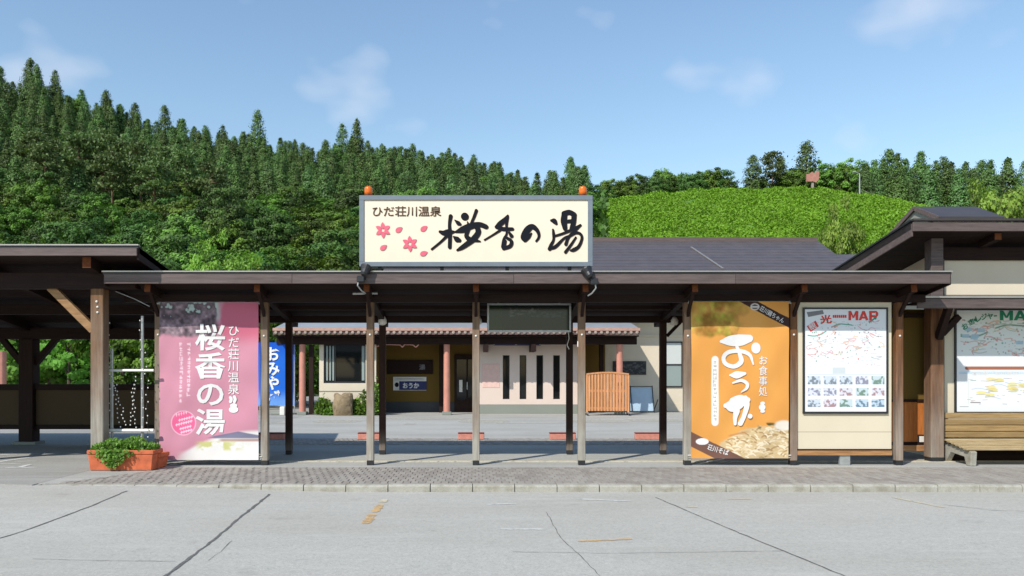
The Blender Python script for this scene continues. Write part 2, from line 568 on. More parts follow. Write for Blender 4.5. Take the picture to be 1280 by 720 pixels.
# ------------------------------------------------------------------ lettering and printing
def text_mesh(body, extrude=0.0, offset=0.0, vertical=False, line=1.0):
    cu = bpy.data.curves.new('lettering', 'FONT')
    cu.body = '\n'.join(body) if vertical else body
    cu.align_x = 'CENTER'
    cu.size = 1.0
    cu.space_line = line
    cu.resolution_u = 3
    cu.offset = offset
    cu.extrude = extrude
    cu.fill_mode = 'BOTH'
    ob = bpy.data.objects.new('lettering', cu)
    col.objects.link(ob)
    dg = bpy.context.evaluated_depsgraph_get()
    me = bpy.data.meshes.new_from_object(ob.evaluated_get(dg))
    bpy.data.objects.remove(ob); bpy.data.curves.remove(cu)
    return me

def lettering(body, rect, y, mat, parent, vertical=False, bold=0.0, depth=0.0, rot=0.0, name='lettering', line=1.0, shear=0.0):
    """characters standing in the XZ plane, fitted into rect = (x0, x1, z0, z1)"""
    me = text_mesh(body, 0.0, bold, vertical, line)
    me.name = name
    n = len(me.vertices)
    co = np.empty(n * 3, dtype=np.float32); me.vertices.foreach_get('co', co); co = co.reshape(-1, 3)
    lo, hi = co.min(0), co.max(0)
    u = (co[:, 0] - lo[0]) / max(hi[0] - lo[0], 1e-6) - 0.5
    w = (co[:, 1] - lo[1]) / max(hi[1] - lo[1], 1e-6) - 0.5
    x0, x1, z0, z1 = rect
    X = u * (x1 - x0) + shear * w * (z1 - z0); Z = w * (z1 - z0)
    c, s = math.cos(rot), math.sin(rot)
    out = np.stack([X * c - Z * s, np.zeros(n), X * s + Z * c], 1).astype(np.float32)
    me.vertices.foreach_set('co', out.ravel()); me.update()
    if depth:
        import bmesh
        bm = bmesh.new(); bm.from_mesh(me)
        r = bmesh.ops.extrude_face_region(bm, geom=list(bm.faces))
        vs_ = [e for e in r['geom'] if isinstance(e, bmesh.types.BMVert)]
        bmesh.ops.translate(bm, verts=vs_, vec=(0, -depth, 0))
        bmesh.ops.recalc_face_normals(bm, faces=bm.faces)
        bm.to_mesh(me); bm.free()
    me.materials.clear(); me.materials.append(mat)
    o = bpy.data.objects.new(name, me)
    o.location = Vector(((x0 + x1) / 2, y, (z0 + z1) / 2)) - wloc(parent)
    return link(o, parent)

def spline(pts, n=8):
    """Catmull-Rom through (x, y, w)"""
    p = [np.array(q, float) for q in pts]
    p = [2 * p[0] - p[1]] + p + [2 * p[-1] - p[-2]]
    out = []
    for i in range(1, len(p) - 2):
        for k in range(n):
            t = k / n
            out.append(0.5 * ((2 * p[i]) + (-p[i - 1] + p[i + 1]) * t + (2 * p[i - 1] - 5 * p[i] + 4 * p[i + 1] - p[i + 2]) * t * t
                              + (-p[i - 1] + 3 * p[i] - 3 * p[i + 1] + p[i + 2]) * t ** 3))
    out.append(p[-2])
    return np.array(out)

def brush(strokes, conv, y, mat, parent, name='lettering', step=0.0015, depth=0.0):
    """brush strokes: lists of (u, v, width) in a drawing's own units; conv -> (x, z, scale). Each stroke is a ribbon with round ends"""
    mb = MB()
    for si, st in enumerate(strokes):
        yy = y - si * step
        if len(st) == 1:                                      # a round or oval dot: (u, v, rx, ry)
            u, v, rx, ry = st[0]
            pts = []
            for k in range(16):
                a = 2 * math.pi * k / 16
                x, z, s = conv(u + rx * math.cos(a), v + ry * math.sin(a))
                pts.append((x, yy, z))
            mb.poly(pts, (0, max(depth, 0.001), 0)) if depth else mb.sheet(pts)
            continue
        sp = spline(st)
        xy = []
        for u, v, w in sp:
            x, z, s = conv(u, v)
            xy.append((x, z, max(w, 4) * s / 2))
        xy = np.array(xy)
        d = np.gradient(xy[:, :2], axis=0)
        d /= np.maximum(np.linalg.norm(d, axis=1, keepdims=True), 1e-9)
        nrm = np.stack([-d[:, 1], d[:, 0]], 1)
        L = xy[:, :2] + nrm * xy[:, 2:3]; R = xy[:, :2] - nrm * xy[:, 2:3]
        o = len(mb.v)
        m = len(xy)
        for k in range(m): mb.v.append((L[k, 0], yy - 0.001 * k / m, L[k, 1]))
        for k in range(m): mb.v.append((R[k, 0], yy - 0.001 * k / m, R[k, 1]))
        for k in range(m - 1): mb.f.append((o + k, o + k + 1, o + m + k + 1, o + m + k))
        for k, sg in ((0, -1), (m - 1, 1)):                   # round ends
            c = xy[k]; b = len(mb.v)
            ang0 = math.atan2(nrm[k, 1], nrm[k, 0])
            arc = [(c[0] + c[2] * math.cos(ang0 - sg * math.pi * q / 6), yy + 0.0003 - (0.0011 if k else 0), c[1] + c[2] * math.sin(ang0 - sg * math.pi * q / 6)) for q in range(7)]
            mb.v += arc; mb.f.append(tuple(range(b, b + 7)))
    return mb.build(name, mat, parent, fix=False)

class Print:
    """a sheet of colour drawn in code on the points of a fine grid; u, v run 0-1 from the top left corner"""
    def __init__(self, w, h, base):
        self.w, self.h = w, h
        self.c = np.ones((h, w, 3)) * np.array(base)
        self.u, self.v = np.meshgrid(np.linspace(0, 1, w), np.linspace(0, 1, h))
        self.asp = h / w
    def put(self, mask, c, a=1.0):
        m = np.clip(mask, 0, 1)[..., None] * a
        self.c = self.c * (1 - m) + np.asarray(c) * m
    def rect(self, u0, v0, u1, v1, c, a=1.0):
        self.put(((self.u >= u0) & (self.u <= u1) & (self.v >= v0) & (self.v <= v1)).astype(float), c, a)
    def disc(self, u, v, r, c, a=1.0):
        d = np.hypot(self.u - u, (self.v - v) * self.asp)
        self.put(np.clip((r - d) * self.w + 0.5, 0, 1), c, a)
    def line(self, pts, wd, c, a=1.0):
        m = np.zeros((self.h, self.w))
        P = [(p[0], p[1] * self.asp) for p in pts]
        U, V = self.u, self.v * self.asp
        for (x0, y0), (x1, y1) in zip(P[:-1], P[1:]):
            L = max((x1 - x0) ** 2 + (y1 - y0) ** 2, 1e-9)
            t = np.clip(((U - x0) * (x1 - x0) + (V - y0) * (y1 - y0)) / L, 0, 1)
            d = np.hypot(U - x0 - t * (x1 - x0), V - y0 - t * (y1 - y0))
            m = np.maximum(m, np.clip((wd / 2 - d) * self.w + 0.5, 0, 1))
        self.put(m, c, a)
    def curve(self, pts, wd, c, a=1.0):
        s = spline([(p[0], p[1], 0) for p in pts], 6)
        self.line([(q[0], q[1]) for q in s], wd, c, a)
    def noise(self, sx, sy, seed, octaves=3):
        r = np.random.RandomState(seed)
        out = np.zeros((self.h, self.w)); amp = 1; tot = 0
        for o in range(octaves):
            gx, gy = max(2, int(sx * 2 ** o)), max(2, int(sy * 2 ** o))
            g = r.rand(gy + 1, gx + 1)
            x, y = self.u * gx * 0.999, self.v * gy * 0.999
            ix, iy = x.astype(int), y.astype(int)
            fx, fy = x - ix, y - iy
            fx = fx * fx * (3 - 2 * fx); fy = fy * fy * (3 - 2 * fy)
            out += amp * ((g[iy, ix] * (1 - fx) + g[iy, ix + 1] * fx) * (1 - fy) + (g[iy + 1, ix] * (1 - fx) + g[iy + 1, ix + 1] * fx) * fy)
            tot += amp; amp *= 0.5
        return out / tot
    def sheet(self, name, x0, x1, z0, z1, y, mat, parent, wave=None):
        X = x0 + (x1 - x0) * self.u; Z = z1 - (z1 - z0) * self.v
        Y = np.full_like(X, y) if wave is None else y + wave(self.u, self.v)
        verts = np.stack([X, Y, Z], -1).reshape(-1, 3)
        i = np.arange(self.h * self.w).reshape(self.h, self.w)
        faces = np.stack([i[:-1, :-1], i[1:, :-1], i[1:, 1:], i[:-1, 1:]], -1).reshape(-1, 4)
        o = obj_np(name, verts, faces, mat, parent, smooth=True)
        at = o.data.attributes.new('print', 'FLOAT_COLOR', 'POINT')
        rgba = np.concatenate([self.c.reshape(-1, 3) * 0.84, np.ones((self.h * self.w, 1))], 1).astype(np.float32)
        at.data.foreach_set('color', rgba.ravel())
        return o

# ------------------------------------------------------------------ ground and hills
def smooth(t): t = np.clip(t, 0, 1); return t * t * (3 - 2 * t)
SKY_L = np.array([(-400, 30), (-200, 60), (0, 88), (40, 92), (100, 110), (150, 132), (200, 150), (260, 156), (320, 168), (400, 182), (440, 176),
                  (500, 182), (560, 192), (620, 205), (660, 226), (720, 238), (760, 244), (900, 250)], float)
SKY_R = np.array([(600, 262), (742, 251), (800, 246), (860, 240), (920, 237.5), (1000, 237), (1060, 243), (1100, 252), (1140, 262), (1200, 268), (1300, 280), (1500, 330), (1900, 430)], float)
def vnoise(x, y, seed=0):
    xi, yi = np.floor(x), np.floor(y)
    fx, fy = x - xi, y - yi
    fx = fx * fx * (3 - 2 * fx); fy = fy * fy * (3 - 2 * fy)
    def h(a, b):
        s = np.sin(a * 127.1 + b * 311.7 + seed * 74.7) * 43758.5453
        return s - np.floor(s)
    return (h(xi, yi) * (1 - fx) + h(xi + 1, yi) * fx) * (1 - fy) + (h(xi, yi + 1) * (1 - fx) + h(xi + 1, yi + 1) * fx) * fy
Y0 = 52.0
def hill_z(X, Y):
    X = np.asarray(X, float); Y = np.asarray(Y, float)
    t = smooth((X - 10) / 14)
    zl = 1.6 + (465 - np.interp(595 + X / 0.19, SKY_L[:, 0], SKY_L[:, 1])) * 0.19 - 9.6
    zr = 1.6 + (465 - np.interp(595 + X / 0.15, SKY_R[:, 0], SKY_R[:, 1])) * 0.15
    yr = 190 * (1 - t) + 150 * t
    s = (Y - Y0) / (yr - Y0)
    sc = np.clip(s, 0, 1)
    pl = sc ** 1.05
    over = np.clip(s - 1, 0, 3)
    zh = 1.6 * sc + (zr - 1.6) / 150.0 * np.minimum(Y, 150) * (1 - (1 - sc) ** 2)
    z = zl * pl * (1 - 0.10 * over) * (1 - t) + (zh - over * 3.0) * t
    z = z + (vnoise(X / 9, Y / 9, 3) - 0.5) * 1.6 * sc * (1 - t) + (vnoise(X / 5, Y / 5, 5) - 0.5) * 0.4 * np.clip(s * 3, 0, 1)
    return z - 0.35

def grid_obj(name, xs, ys, zf, mat, kind='structure'):
    X, Y = np.meshgrid(xs, ys)
    Z = zf(X, Y)
    v = np.stack([X, Y, Z], -1).reshape(-1, 3)
    i = np.arange(len(xs) * len(ys)).reshape(len(ys), len(xs))
    f = np.stack([i[:-1, :-1], i[:-1, 1:], i[1:, 1:], i[1:, :-1]], -1).reshape(-1, 4)
    o = obj_np(name, v, f, mat, smooth=True)
    return tag(o, kind=kind)

grid_obj('ground', np.array([-1500., -300, 0, 300, 1500]), np.array([-300., 0, 60, 400, 2500]), lambda X, Y: np.full_like(X, -0.42), M['ground'])
grid_obj('forested_hill', np.linspace(-260, 18, 160), np.linspace(Y0, 330, 120), hill_z, M['hillsoil'])
grid_obj('grassy_hill', np.linspace(17, 260, 200), np.concatenate([np.linspace(Y0, 165, 130), np.linspace(168, 330, 25)]), hill_z, M['ferns'])

# road: rises to the dropped kerb on one side
def road_z(X, Y):
    near = np.clip((Y - 8.5) / 2.8, 0, 1)
    return -0.105 + near * 0.093 * smooth((-1.6 - X) / 3.6)
KERB_Y = 11.35
grid_obj('road', np.concatenate([np.linspace(-60, -9, 8), np.linspace(-8, 0, 40), np.linspace(1, 60, 20)]), np.concatenate([np.linspace(-40, 6, 6), np.linspace(7, KERB_Y + 0.05, 20)]), road_z, M['asphalt'])
# plaza sheet behind the kerb (and the apron that runs out to the road)
mb = MB()
mb.box(-6.3, 60, KERB_Y + 0.16, 52.5, -0.3, -0.004)
o = mb.build('plaza_pavement', M['asphalt2']); tag(o, kind='structure')
mb = MB()
edge = [(-6.28, 11.38), (-6.7, 11.42), (-7.3, 11.62), (-7.9, 11.84), (-8.6, 12.0), (-9.5, 12.05), (-11, 12.1), (-60, 12.1)]
pts = [(-6.302, 52.5, -0.002), ] + [(-6.302, 11.36, -0.002)] + [(x, y, -0.002) for x, y in edge[1:]] + [(-60, 52.5, -0.002)]
mb.poly(pts, (0, 0, -0.3))
o = mb.build('driveway_apron', M['apron']); tag(o, kind='structure')
# road filler in front of the curved apron edge
mb = MB().box(-60, -6.25, KERB_Y, 12.3, -0.3, -0.014)
o = mb.build('road_edge', M['asphalt']); tag(o, kind='structure')

def strip(name, mat, pts, z, kind='structure', parent=None, seed=1, jag=0.0, sub=1):
    mb = MB(); mb.sheet([(x, y, z) for x, y in pts])
    o = mb.build(name, mat, parent, fix=False)
    if parent is None: tag(o, kind=kind)
    return o

# sealed cracks in the road: thin ragged dark strips
rd = bpy.data.objects['road']
def crack(pts, w, seed):
    r = random.Random(seed)
    mb = MB()
    P = []
    for (a, b) in zip(pts[:-1], pts[1:]):
        n = max(3, int(math.dist(a, b) / 0.12))
        P += [(a[0] + (b[0] - a[0]) * k / n + r.uniform(-.008, .008), a[1] + (b[1] - a[1]) * k / n + r.uniform(-.008, .008)) for k in range(n)]
    P.append(pts[-1])
    for p, q in zip(P[:-1], P[1:]):
        d = Vector((q[0] - p[0], q[1] - p[1])).normalized()
        nx, ny = -d.y, d.x
        w0 = w * r.uniform(0.55, 1.25) / 2
        o_ = len(mb.v)
        for (c, sgn) in ((p, 1), (q, 1), (q, -1), (p, -1)):
            x, y = c[0] + nx * w0 * sgn, c[1] + ny * w0 * sgn
            mb.v.append((x, y, float(road_z(np.array(x), np.array(y))) + 0.004))
        mb.f.append((o_, o_ + 1, o_ + 2, o_ + 3))
    return mb.build('crack', M['crack'], rd, fix=False)
def RP(px, py, z=-0.105):
    Y = (CH - z) * F / (py - PY0)
    return (WX(px, Y), Y)
crack([RP(337, 620), RP(300, 648), RP(258, 682), RP(205, 722), RP(150, 765)], 0.034, 1)
crack([RP(158, 616, -.05), RP(110, 634, -.06), RP(60, 652, -.08), RP(-10, 676)], 0.024, 2)
crack([RP(820, 622), RP(880, 648), RP(940, 673), RP(1062, 723), RP(1120, 748)], 0.018, 3)
crack([RP(683, 640), RP(700, 672), RP(730, 700), RP(752, 722)], 0.008, 4)
crack([RP(40, 699), RP(120, 701), RP(220, 702)], 0.007, 5)
crack([RP(640, 690), RP(760, 692), RP(980, 689)], 0.007, 6)
crack([RP(1180, 631), RP(1240, 638), RP(1300, 640)], 0.010, 7)
crack([RP(260, 702), RP(275, 690), RP(290, 676)], 0.006, 8)

def dab(name, mat, px0, py0, px1, py1, w0, w1, z=-0.105, parent=None, seed=0, dz=0.005):
    """worn dash of paint from one picture point to another, ragged outline, on the road"""
    a, b = RP(px0, py0, z), RP(px1, py1, z)
    r = random.Random(seed)
    n = 10
    d = Vector((b[0] - a[0], b[1] - a[1])); L = d.length; d.normalize()
    nx, ny = -d.y, d.x
    up, dn = [], []
    for k in range(n + 1):
        t = k / n
        w = (w0 + (w1 - w0) * t) / 2
        cx, cy = a[0] + d.x * L * t, a[1] + d.y * L * t
        f = 0.5 if k in (0, n) else 1
        up.append((cx + nx * w * f * r.uniform(.6, 1.15), cy + ny * w * f * r.uniform(.6, 1.15)))
        dn.append((cx - nx * w * f * r.uniform(.6, 1.15), cy - ny * w * f * r.uniform(.6, 1.15)))
    pts = up + dn[::-1]
    mb = MB()
    zz = [float(road_z(np.array(x), np.array(y))) + dz if z < -0.01 else z + dz for x, y in pts]
    mb.sheet([(x, y, q) for (x, y), q in zip(pts, zz)])
    return mb.build(name, mat, parent or rd, fix=False)
dab('paint_mark', M['paint_orange'], 456, 655, 466, 643, 0.12, 0.13, seed=1)
dab('paint_mark', M['paint_orange'], 468, 640.5, 476, 631, 0.13, 0.12, seed=12)
dab('paint_mark', M['paint_cream'], 478, 628.5, 481, 624.5, 0.12, 0.10, seed=13)
dab('paint_mark', M['paint_white'], 622, 662, 680, 662, 0.05, 0.06, seed=2)
dab('paint_mark', M['paint_white'], 724, 624, 790, 627, 0.10, 0.05, seed=3)
dab('paint_mark', M['paint_orange'], 722, 677, 790, 674, 0.06, 0.07, seed=4)
dab('paint_mark', M['paint_cream'], 1116, 622, 1182, 635, 0.07, 0.05, seed=5)
dab('paint_mark', M['paint_cream'], 858, 634, 872, 634, 0.05, 0.05, seed=6)
dab('paint_mark', M['paint_white'], 608, 631, 645, 630, 0.07, 0.05, seed=7)
dab('paint_mark', M['paint_cream'], 910, 624, 940, 624, 0.04, 0.05, seed=8)
# arrow strokes on the apron
ap = bpy.data.objects['driveway_apron']
for k, (a, b, c, d, w) in enumerate([(-40, 582, 38, 572, .18), (18, 577, 46, 576.5, .10), (0, 584.5, 46, 584.5, .12), (-20, 579.5, 26, 580, .10), (22, 585, 38, 581, .12), (-60, 569, 22, 568.5, .14), (36, 568, 48, 568, .1)]):
    dab('paint_mark', M['paint_white'], a, b, c, d, w, w * .8, z=-0.002, parent=ap, seed=20 + k, dz=0.004 + 0.0008 * k)
mb = MB()

# kerb stones: each a piece of the kerb
kerb = empty('kerb', (0, KERB_Y, 0)); tag(kerb, kind='structure')
r = random.Random(4)
def kerb_mesh(w):
    m = MB()
    prof = [(0.0, -0.28), (0.0, -0.03), (0.012, -0.008), (0.03, 0.0), (0.15, 0.0), (0.15, -0.28)]
    m.poly([(0, y, z) for y, z in prof], (w, 0, 0))
    return m
km = None
x = -6.05
ki = 0
while x < 16:
    m = kerb_mesh(0.588)
    if km is None:
        ob = m.build('kerb_stone', M['kerb'], kerb); km = ob
    else:
        ob = km.copy(); col.objects.link(ob); ob.parent = kerb
    ob.location = (x + 0.3, KERB_Y + 0.075 + r.uniform(-.006, .006) - KERB_Y, -0.28 + r.uniform(-.006, .004))
    ob.rotation_euler = (0, r.uniform(-.006, .006), r.uniform(-.006, .006))
    x += 0.6; ki += 1

# paver strip: front rows are single pavers, the rest one mesh
strip_root = empty('paver_strip', (0, 12.4, 0)); tag(strip_root, kind='structure')
bed = MB()
bed.poly([(-6.0, 11.505, -0.003), (16.5, 11.505, -0.003), (16.5, 13.42, -0.003), (-4.9, 13.42, -0.003)], (0, 0, -0.05))
bed.build('joint_bed', M['joint'], strip_root)
def paver(mb, x, y, w, d, z):
    b = 0.004
    o = len(mb.v)
    mb.v += [(x, y, -0.02), (x + w, y, -0.02), (x + w, y + d, -0.02), (x, y + d, -0.02),
             (x + b, y + b, z), (x + w - b, y + b, z), (x + w - b, y + d - b, z), (x + b, y + d - b, z)]
    for q in ((4, 5, 6, 7), (0, 1, 5, 4), (1, 2, 6, 5), (2, 3, 7, 6), (3, 0, 4, 7)):
        mb.f.append(tuple(o + i for i in q))
mb = MB(); pm = None; nfront = 0
for row in range(9):
    y = 11.515 + row * 0.21
    x = -6.0 + row * 0.11 + (0.055 if row % 2 else 0)
    while x < 16.4:
        z = 0.004 + r.uniform(-.003, .003)
        if row < 3 and -5.9 < x < 7.85 and nfront < 300 and not (row == 2 and x > 4):
            if pm is None:
                one = MB(); paver(one, -0.0515, -0.1015, 0.103, 0.203, 0.0)
                pm = one.build('paver', M['paver'], strip_root, fix=False); ob = pm
            else:
                ob = pm.copy(); col.objects.link(ob); ob.parent = strip_root
            ob.location = Vector((x + 0.0515, y + 0.1015, z - 0.02)) - wloc(strip_root)
            nfront += 1
        else:
            paver(mb, x, y, 0.103, 0.203, z)
        x += 0.11
o = mb.build('paving', M['paver'], strip_root, fix=False); o['kind'] = 'stuff'
# far paver band behind the canopy
mb = MB()
mb.box(-6.2, 20, 17.55, 19.25, -0.02, -0.001)
o = mb.build('paver_band', M['joint']); tag(o, kind='structure')
mb = MB()
for row in range(8):
    x = -6.1 + (0.055 if row % 2 else 0)
    while x < 19.8:
        paver(mb, x, 17.57 + row * 0.21, 0.103, 0.203, 0.004 + r.uniform(-.003, .003)); x += 0.11
o2 = mb.build('paving', M['paver'], o, fix=False); o2['kind'] = 'stuff'
# tactile line under the canopy
tl = empty('tactile_line', (0, 14.35, 0)); tag(tl, kind='structure')
tm = None
for k in range(58):
    x = -5.2 + k * 0.302
    if tm is None:
        tm = box('tactile_tile', M['paint_cream'], tl, x, x + 0.296, 14.24, 14.42, -0.02, 0.006); ob = tm
    else:
        ob = tm.copy(); col.objects.link(ob); ob.parent = tl
    ob.location.x = x + 0.148
# faded ovals and lines painted on the forecourt
pz = bpy.data.objects['plaza_pavement']
def oval(px, py, rw, Y, rd_):
    pts = [(WX(px, Y) + rw * math.copysign(abs(math.cos(a)) ** 0.7, math.cos(a)), Y + rd_ * math.sin(a)) for a in [2 * math.pi * k / 28 for k in range(28)]]
    m = MB(); m.sheet([(x, y, 0.002) for x, y in pts]); return m.build('paint_mark', M['paint_faint'], pz, fix=False)
oval(422, 527, 0.80, 26.0, 0.85); oval(605, 527, 0.85, 26.0, 0.95); oval(748, 526, 1.15, 26.2, 0.9)
for (a, b, Yc, w) in [(480, 600, 27.4, .25), (620, 705, 25.0, .2), (786, 850, 26.6, .8), (330, 360, 25.0, .3), (505, 520, 24.6, .2)]:
    m = MB(); m.sheet([(WX(a, Yc), Yc - w, 0.0035), (WX(b, Yc), Yc - w, 0.0035), (WX(b, Yc), Yc + w, 0.0035), (WX(a, Yc), Yc + w, 0.0035)]) ; m.build('paint_mark', M['paint_faint'], pz, fix=False)

# ------------------------------------------------------------------ trees
def leaf_cards(rs, centers, size, flat=0.0, elong=1.7, tint=None, bias=None, wild=0.45):
    """rhombic leaf faces; flat pulls their normals towards the vertical"""
    n = len(centers)
    nr = rs.normal(size=(n, 3)); nr[:, 2] = nr[:, 2] * (1 - flat) + flat * 1.6
    nr /= np.linalg.norm(nr, axis=1, keepdims=True)
    if bias is not None:
        bias = bias / np.maximum(np.linalg.norm(bias, axis=1, keepdims=True), 1e-6)
        nr = nr * wild + bias
        nr /= np.linalg.norm(nr, axis=1, keepdims=True)
    a = np.cross(nr, rs.normal(size=(n, 3))); a /= np.maximum(np.linalg.norm(a, axis=1, keepdims=True), 1e-6)
    b = np.cross(nr, a)
    s = np.asarray(size).reshape(-1, 1) * rs.uniform(0.6, 1.3, (n, 1))
    a = a * s * 0.5 * elong; b = b * s * 0.5
    v = np.stack([centers + a, centers + b, centers - a, centers - b], 1).reshape(-1, 3)
    f = np.arange(n * 4).reshape(n, 4)
    t = rs.rand(n) if tint is None else np.clip(tint + rs.uniform(-.25, .25, n), 0, 1)
    return v, f, np.repeat(t, 4)

def leaf_obj(name, v, f, t, mat, parent=None, origin=(0, 0, 0)):
    o = obj_np(name, v, f, mat, parent, origin=np.array(origin, float))
    at = o.data.attributes.new('tint', 'FLOAT', 'POINT')
    at.data.foreach_set('value', t.astype(np.float32))
    return o

def trunk_mb(H, r0, rs, limbs=(), lean=0.0):
    m = MB()
    n = 6; pts = [Vector((lean * (k / n) ** 2 + rs.uniform(-.02, .02) * H * .2, rs.uniform(-.02, .02) * H * .2, H * k / n - (0.5 if k == 0 else 0))) for k in range(n + 1)]
    for k in range(n):
        m.cyl(pts[k], pts[k + 1], r0 * (1 - 0.85 * k / n), r0 * (1 - 0.85 * (k + 1) / n), 7, cap=False)
    for (z, d, L, rr) in limbs:
        a = Vector((0, 0, z)); m.cyl(a, a + Vector(d) * L, rr, rr * 0.3, 5, cap=False)
    return m

def conifer(seed, H, R, mat, bark, low=0.12, ncl=150, per=11, size=0.62, name='cedar_tree', power=0.8, droop=0.15):
    rs = np.random.RandomState(seed)
    root = empty(name, (0, 0, 0))
    C, T, Sz, B = [], [], [], []
    for i in range(ncl):
        h = low + (1 - low) * rs.rand() ** 1.15
        rad = R * (1 - h) ** power * (0.85 + 0.3 * rs.rand()) + 0.12
        a = rs.rand() * 2 * math.pi
        rr = rad * (0.55 + 0.45 * rs.rand() ** 0.5)
        c = np.array([math.cos(a) * rr, math.sin(a) * rr, H * h - droop * rr])
        sp = 0.22 + 0.13 * rad
        of = rs.normal(size=(per, 3))
        p = c + of * np.array([sp, sp, sp * 0.75])
        B.append(of * 0.5 + np.array([math.cos(a), math.sin(a), 0.45]))
        C.append(p); T.append(np.full(per, rs.rand())); Sz.append(np.full(per, size * (0.55 + 0.5 * (1 - h))))
    tip = np.stack([rs.normal(size=18) * .12, rs.normal(size=18) * .12, H * (1.0 - rs.rand(18) * .1)], 1)
    C.append(tip); B.append(rs.normal(size=(18, 3)) + np.array([0, 0, .5])); T.append(np.full(18, .5)); Sz.append(np.full(18, size * .45))
    v, f, t = leaf_cards(rs, np.concatenate(C), np.concatenate(Sz), 0.15, 1.8, np.concatenate(T), np.concatenate(B))
    leaf_obj('crown', v, f, t, mat, root)
    trunk_mb(H * 0.93, 0.02 * H, rs).build('trunk', bark, root, fix=False).location = (0, 0, -0.5)
    return root

def broadleaf(seed, H, R, mat, bark, ncl=70, per=45, size=0.34, name='broadleaf_tree', base=0.25, zs=0.9):
    rs = np.random.RandomState(seed)
    root = empty(name, (0, 0, 0))
    cz = H * (base + 1) / 2; hz = H * (1 - base) / 2 * zs
    C, T, B, limbs = [], [], [], []
    lobes = [(rs.normal(size=3) * np.array([.38, .38, .3])) for _ in range(6)]
    for i in range(ncl):
        d = rs.normal(size=3); d /= np.linalg.norm(d)
        rr = 0.45 + 0.5 * rs.rand() ** 0.6
        lb = lobes[rs.randint(6)]
        q = np.clip(d * rr * 0.72 + lb, -1.05, 1.05)
        c = np.array([q[0] * R, q[1] * R, cz + q[2] * hz])
        cr = R * rs.uniform(0.16, 0.28)
        off = rs.normal(size=(per, 3)); off /= np.linalg.norm(off, axis=1, keepdims=True)
        p = c + off * cr * np.array([1, 1, 0.6]) * (rs.rand(per, 1) ** 0.4)
        B.append(off * 0.8 + np.array([q[0], q[1], q[2] * .6 + .35]) * .7)
        C.append(p); T.append(np.full(per, rs.rand()))
        if i % 9 == 0:
            st = H * rs.uniform(.2, .45)
            dv = Vector(c) - Vector((0, 0, st)); limbs.append((st, dv.normalized(), dv.length * .9, 0.01 * H))
    v, f, t = leaf_cards(rs, np.concatenate(C), np.full(ncl * per, size), 0.35, 1.5, np.concatenate(T), np.concatenate(B), 0.5)
    leaf_obj('crown', v, f, t, mat, root)
    trunk_mb(H * 0.75, 0.022 * H, rs, limbs).build('trunk', bark, root, fix=False)
    return root

def pine(seed, H, R, name='pine_tree'):
    rs = np.random.RandomState(seed)
    root = empty(name, (0, 0, 0))
    C, T, limbs = [], [], []
    for i in range(30):
        h = rs.uniform(.48, 1.0)
        a = rs.rand() * 2 * math.pi
        L = R * (0.35 + 0.65 * math.sin(min(1, (1.05 - h) / .42) * math.pi / 2)) * rs.uniform(.6, 1.1)
        d = Vector((math.cos(a), math.sin(a), 0.15)).normalized()
        limbs.append((H * h * .97, d, L, .05))
        e = np.array([0, 0, H * h]) + np.array(d) * L * 0.8
        n = 60
        p = e + rs.normal(size=(n, 3)) * np.array([.65, .65, .16]) * (R / 2.6)
        C.append(p); T.append(np.full(n, rs.rand()))
    C.append(np.array([0, 0, H * .985]) + rs.normal(size=(40, 3)) * np.array([.5, .5, .3])); T.append(np.full(40, .5))
    v, f, t = leaf_cards(rs, np.concatenate(C), np.full(sum(len(c) for c in C), .34), 0.5, 1.8, np.concatenate(T))
    leaf_obj('crown', v, f, t, M['pine'], root)
    trunk_mb(H * 0.97, 0.017 * H, rs, limbs).build('trunk', M['bark_red'], root, fix=False)
    return root

protos = []
used = set()
def place(proto, loc, sc, rz, label, cat, group=None, zs=1.0):
    if proto.name in used: o = copy_tree(proto)
    else: o = proto; used.add(proto.name)
    o.location = loc; o.rotation_euler = (0, 0, rz)
    o.scale = (sc, sc, sc * zs)
    o['label'] = label; o['category'] = cat
    if 'group' in o.keys(): del o['group']
    if group: o['group'] = group
    return o

cedars = [conifer(10 + i, 15.5, 2.9 + .35 * (i % 3), M['cedar'], M['bark'], ncl=330, per=15, size=.36, power=(.5, .62, .8, .7, .55, .9)[i], droop=.3) for i in range(6)]
larches = [conifer(30 + i, 13, 3.0, M['larch'], M['bark'], ncl=270, per=15, size=.36, name='larch_tree', power=.7) for i in range(3)]
broads = [broadleaf(50 + i, 11.5, 4.2, (M['broad'], M['broad_dark'])[i % 2], M['bark'], ncl=120, per=85, size=.25) for i in range(5)]
pines = [pine(70 + i, 15, 3.0) for i in range(3)]
R_ = random.Random(7)
RS = np.random.RandomState(5)

# forested hill
pts = []
def far_enough(x, y, d):
    return all((x - a) ** 2 + (y - b) ** 2 > d * d for a, b in pts)
def px_of(x, y): return 595 + x / y * 1000
n_c = n_b = n_l = 0
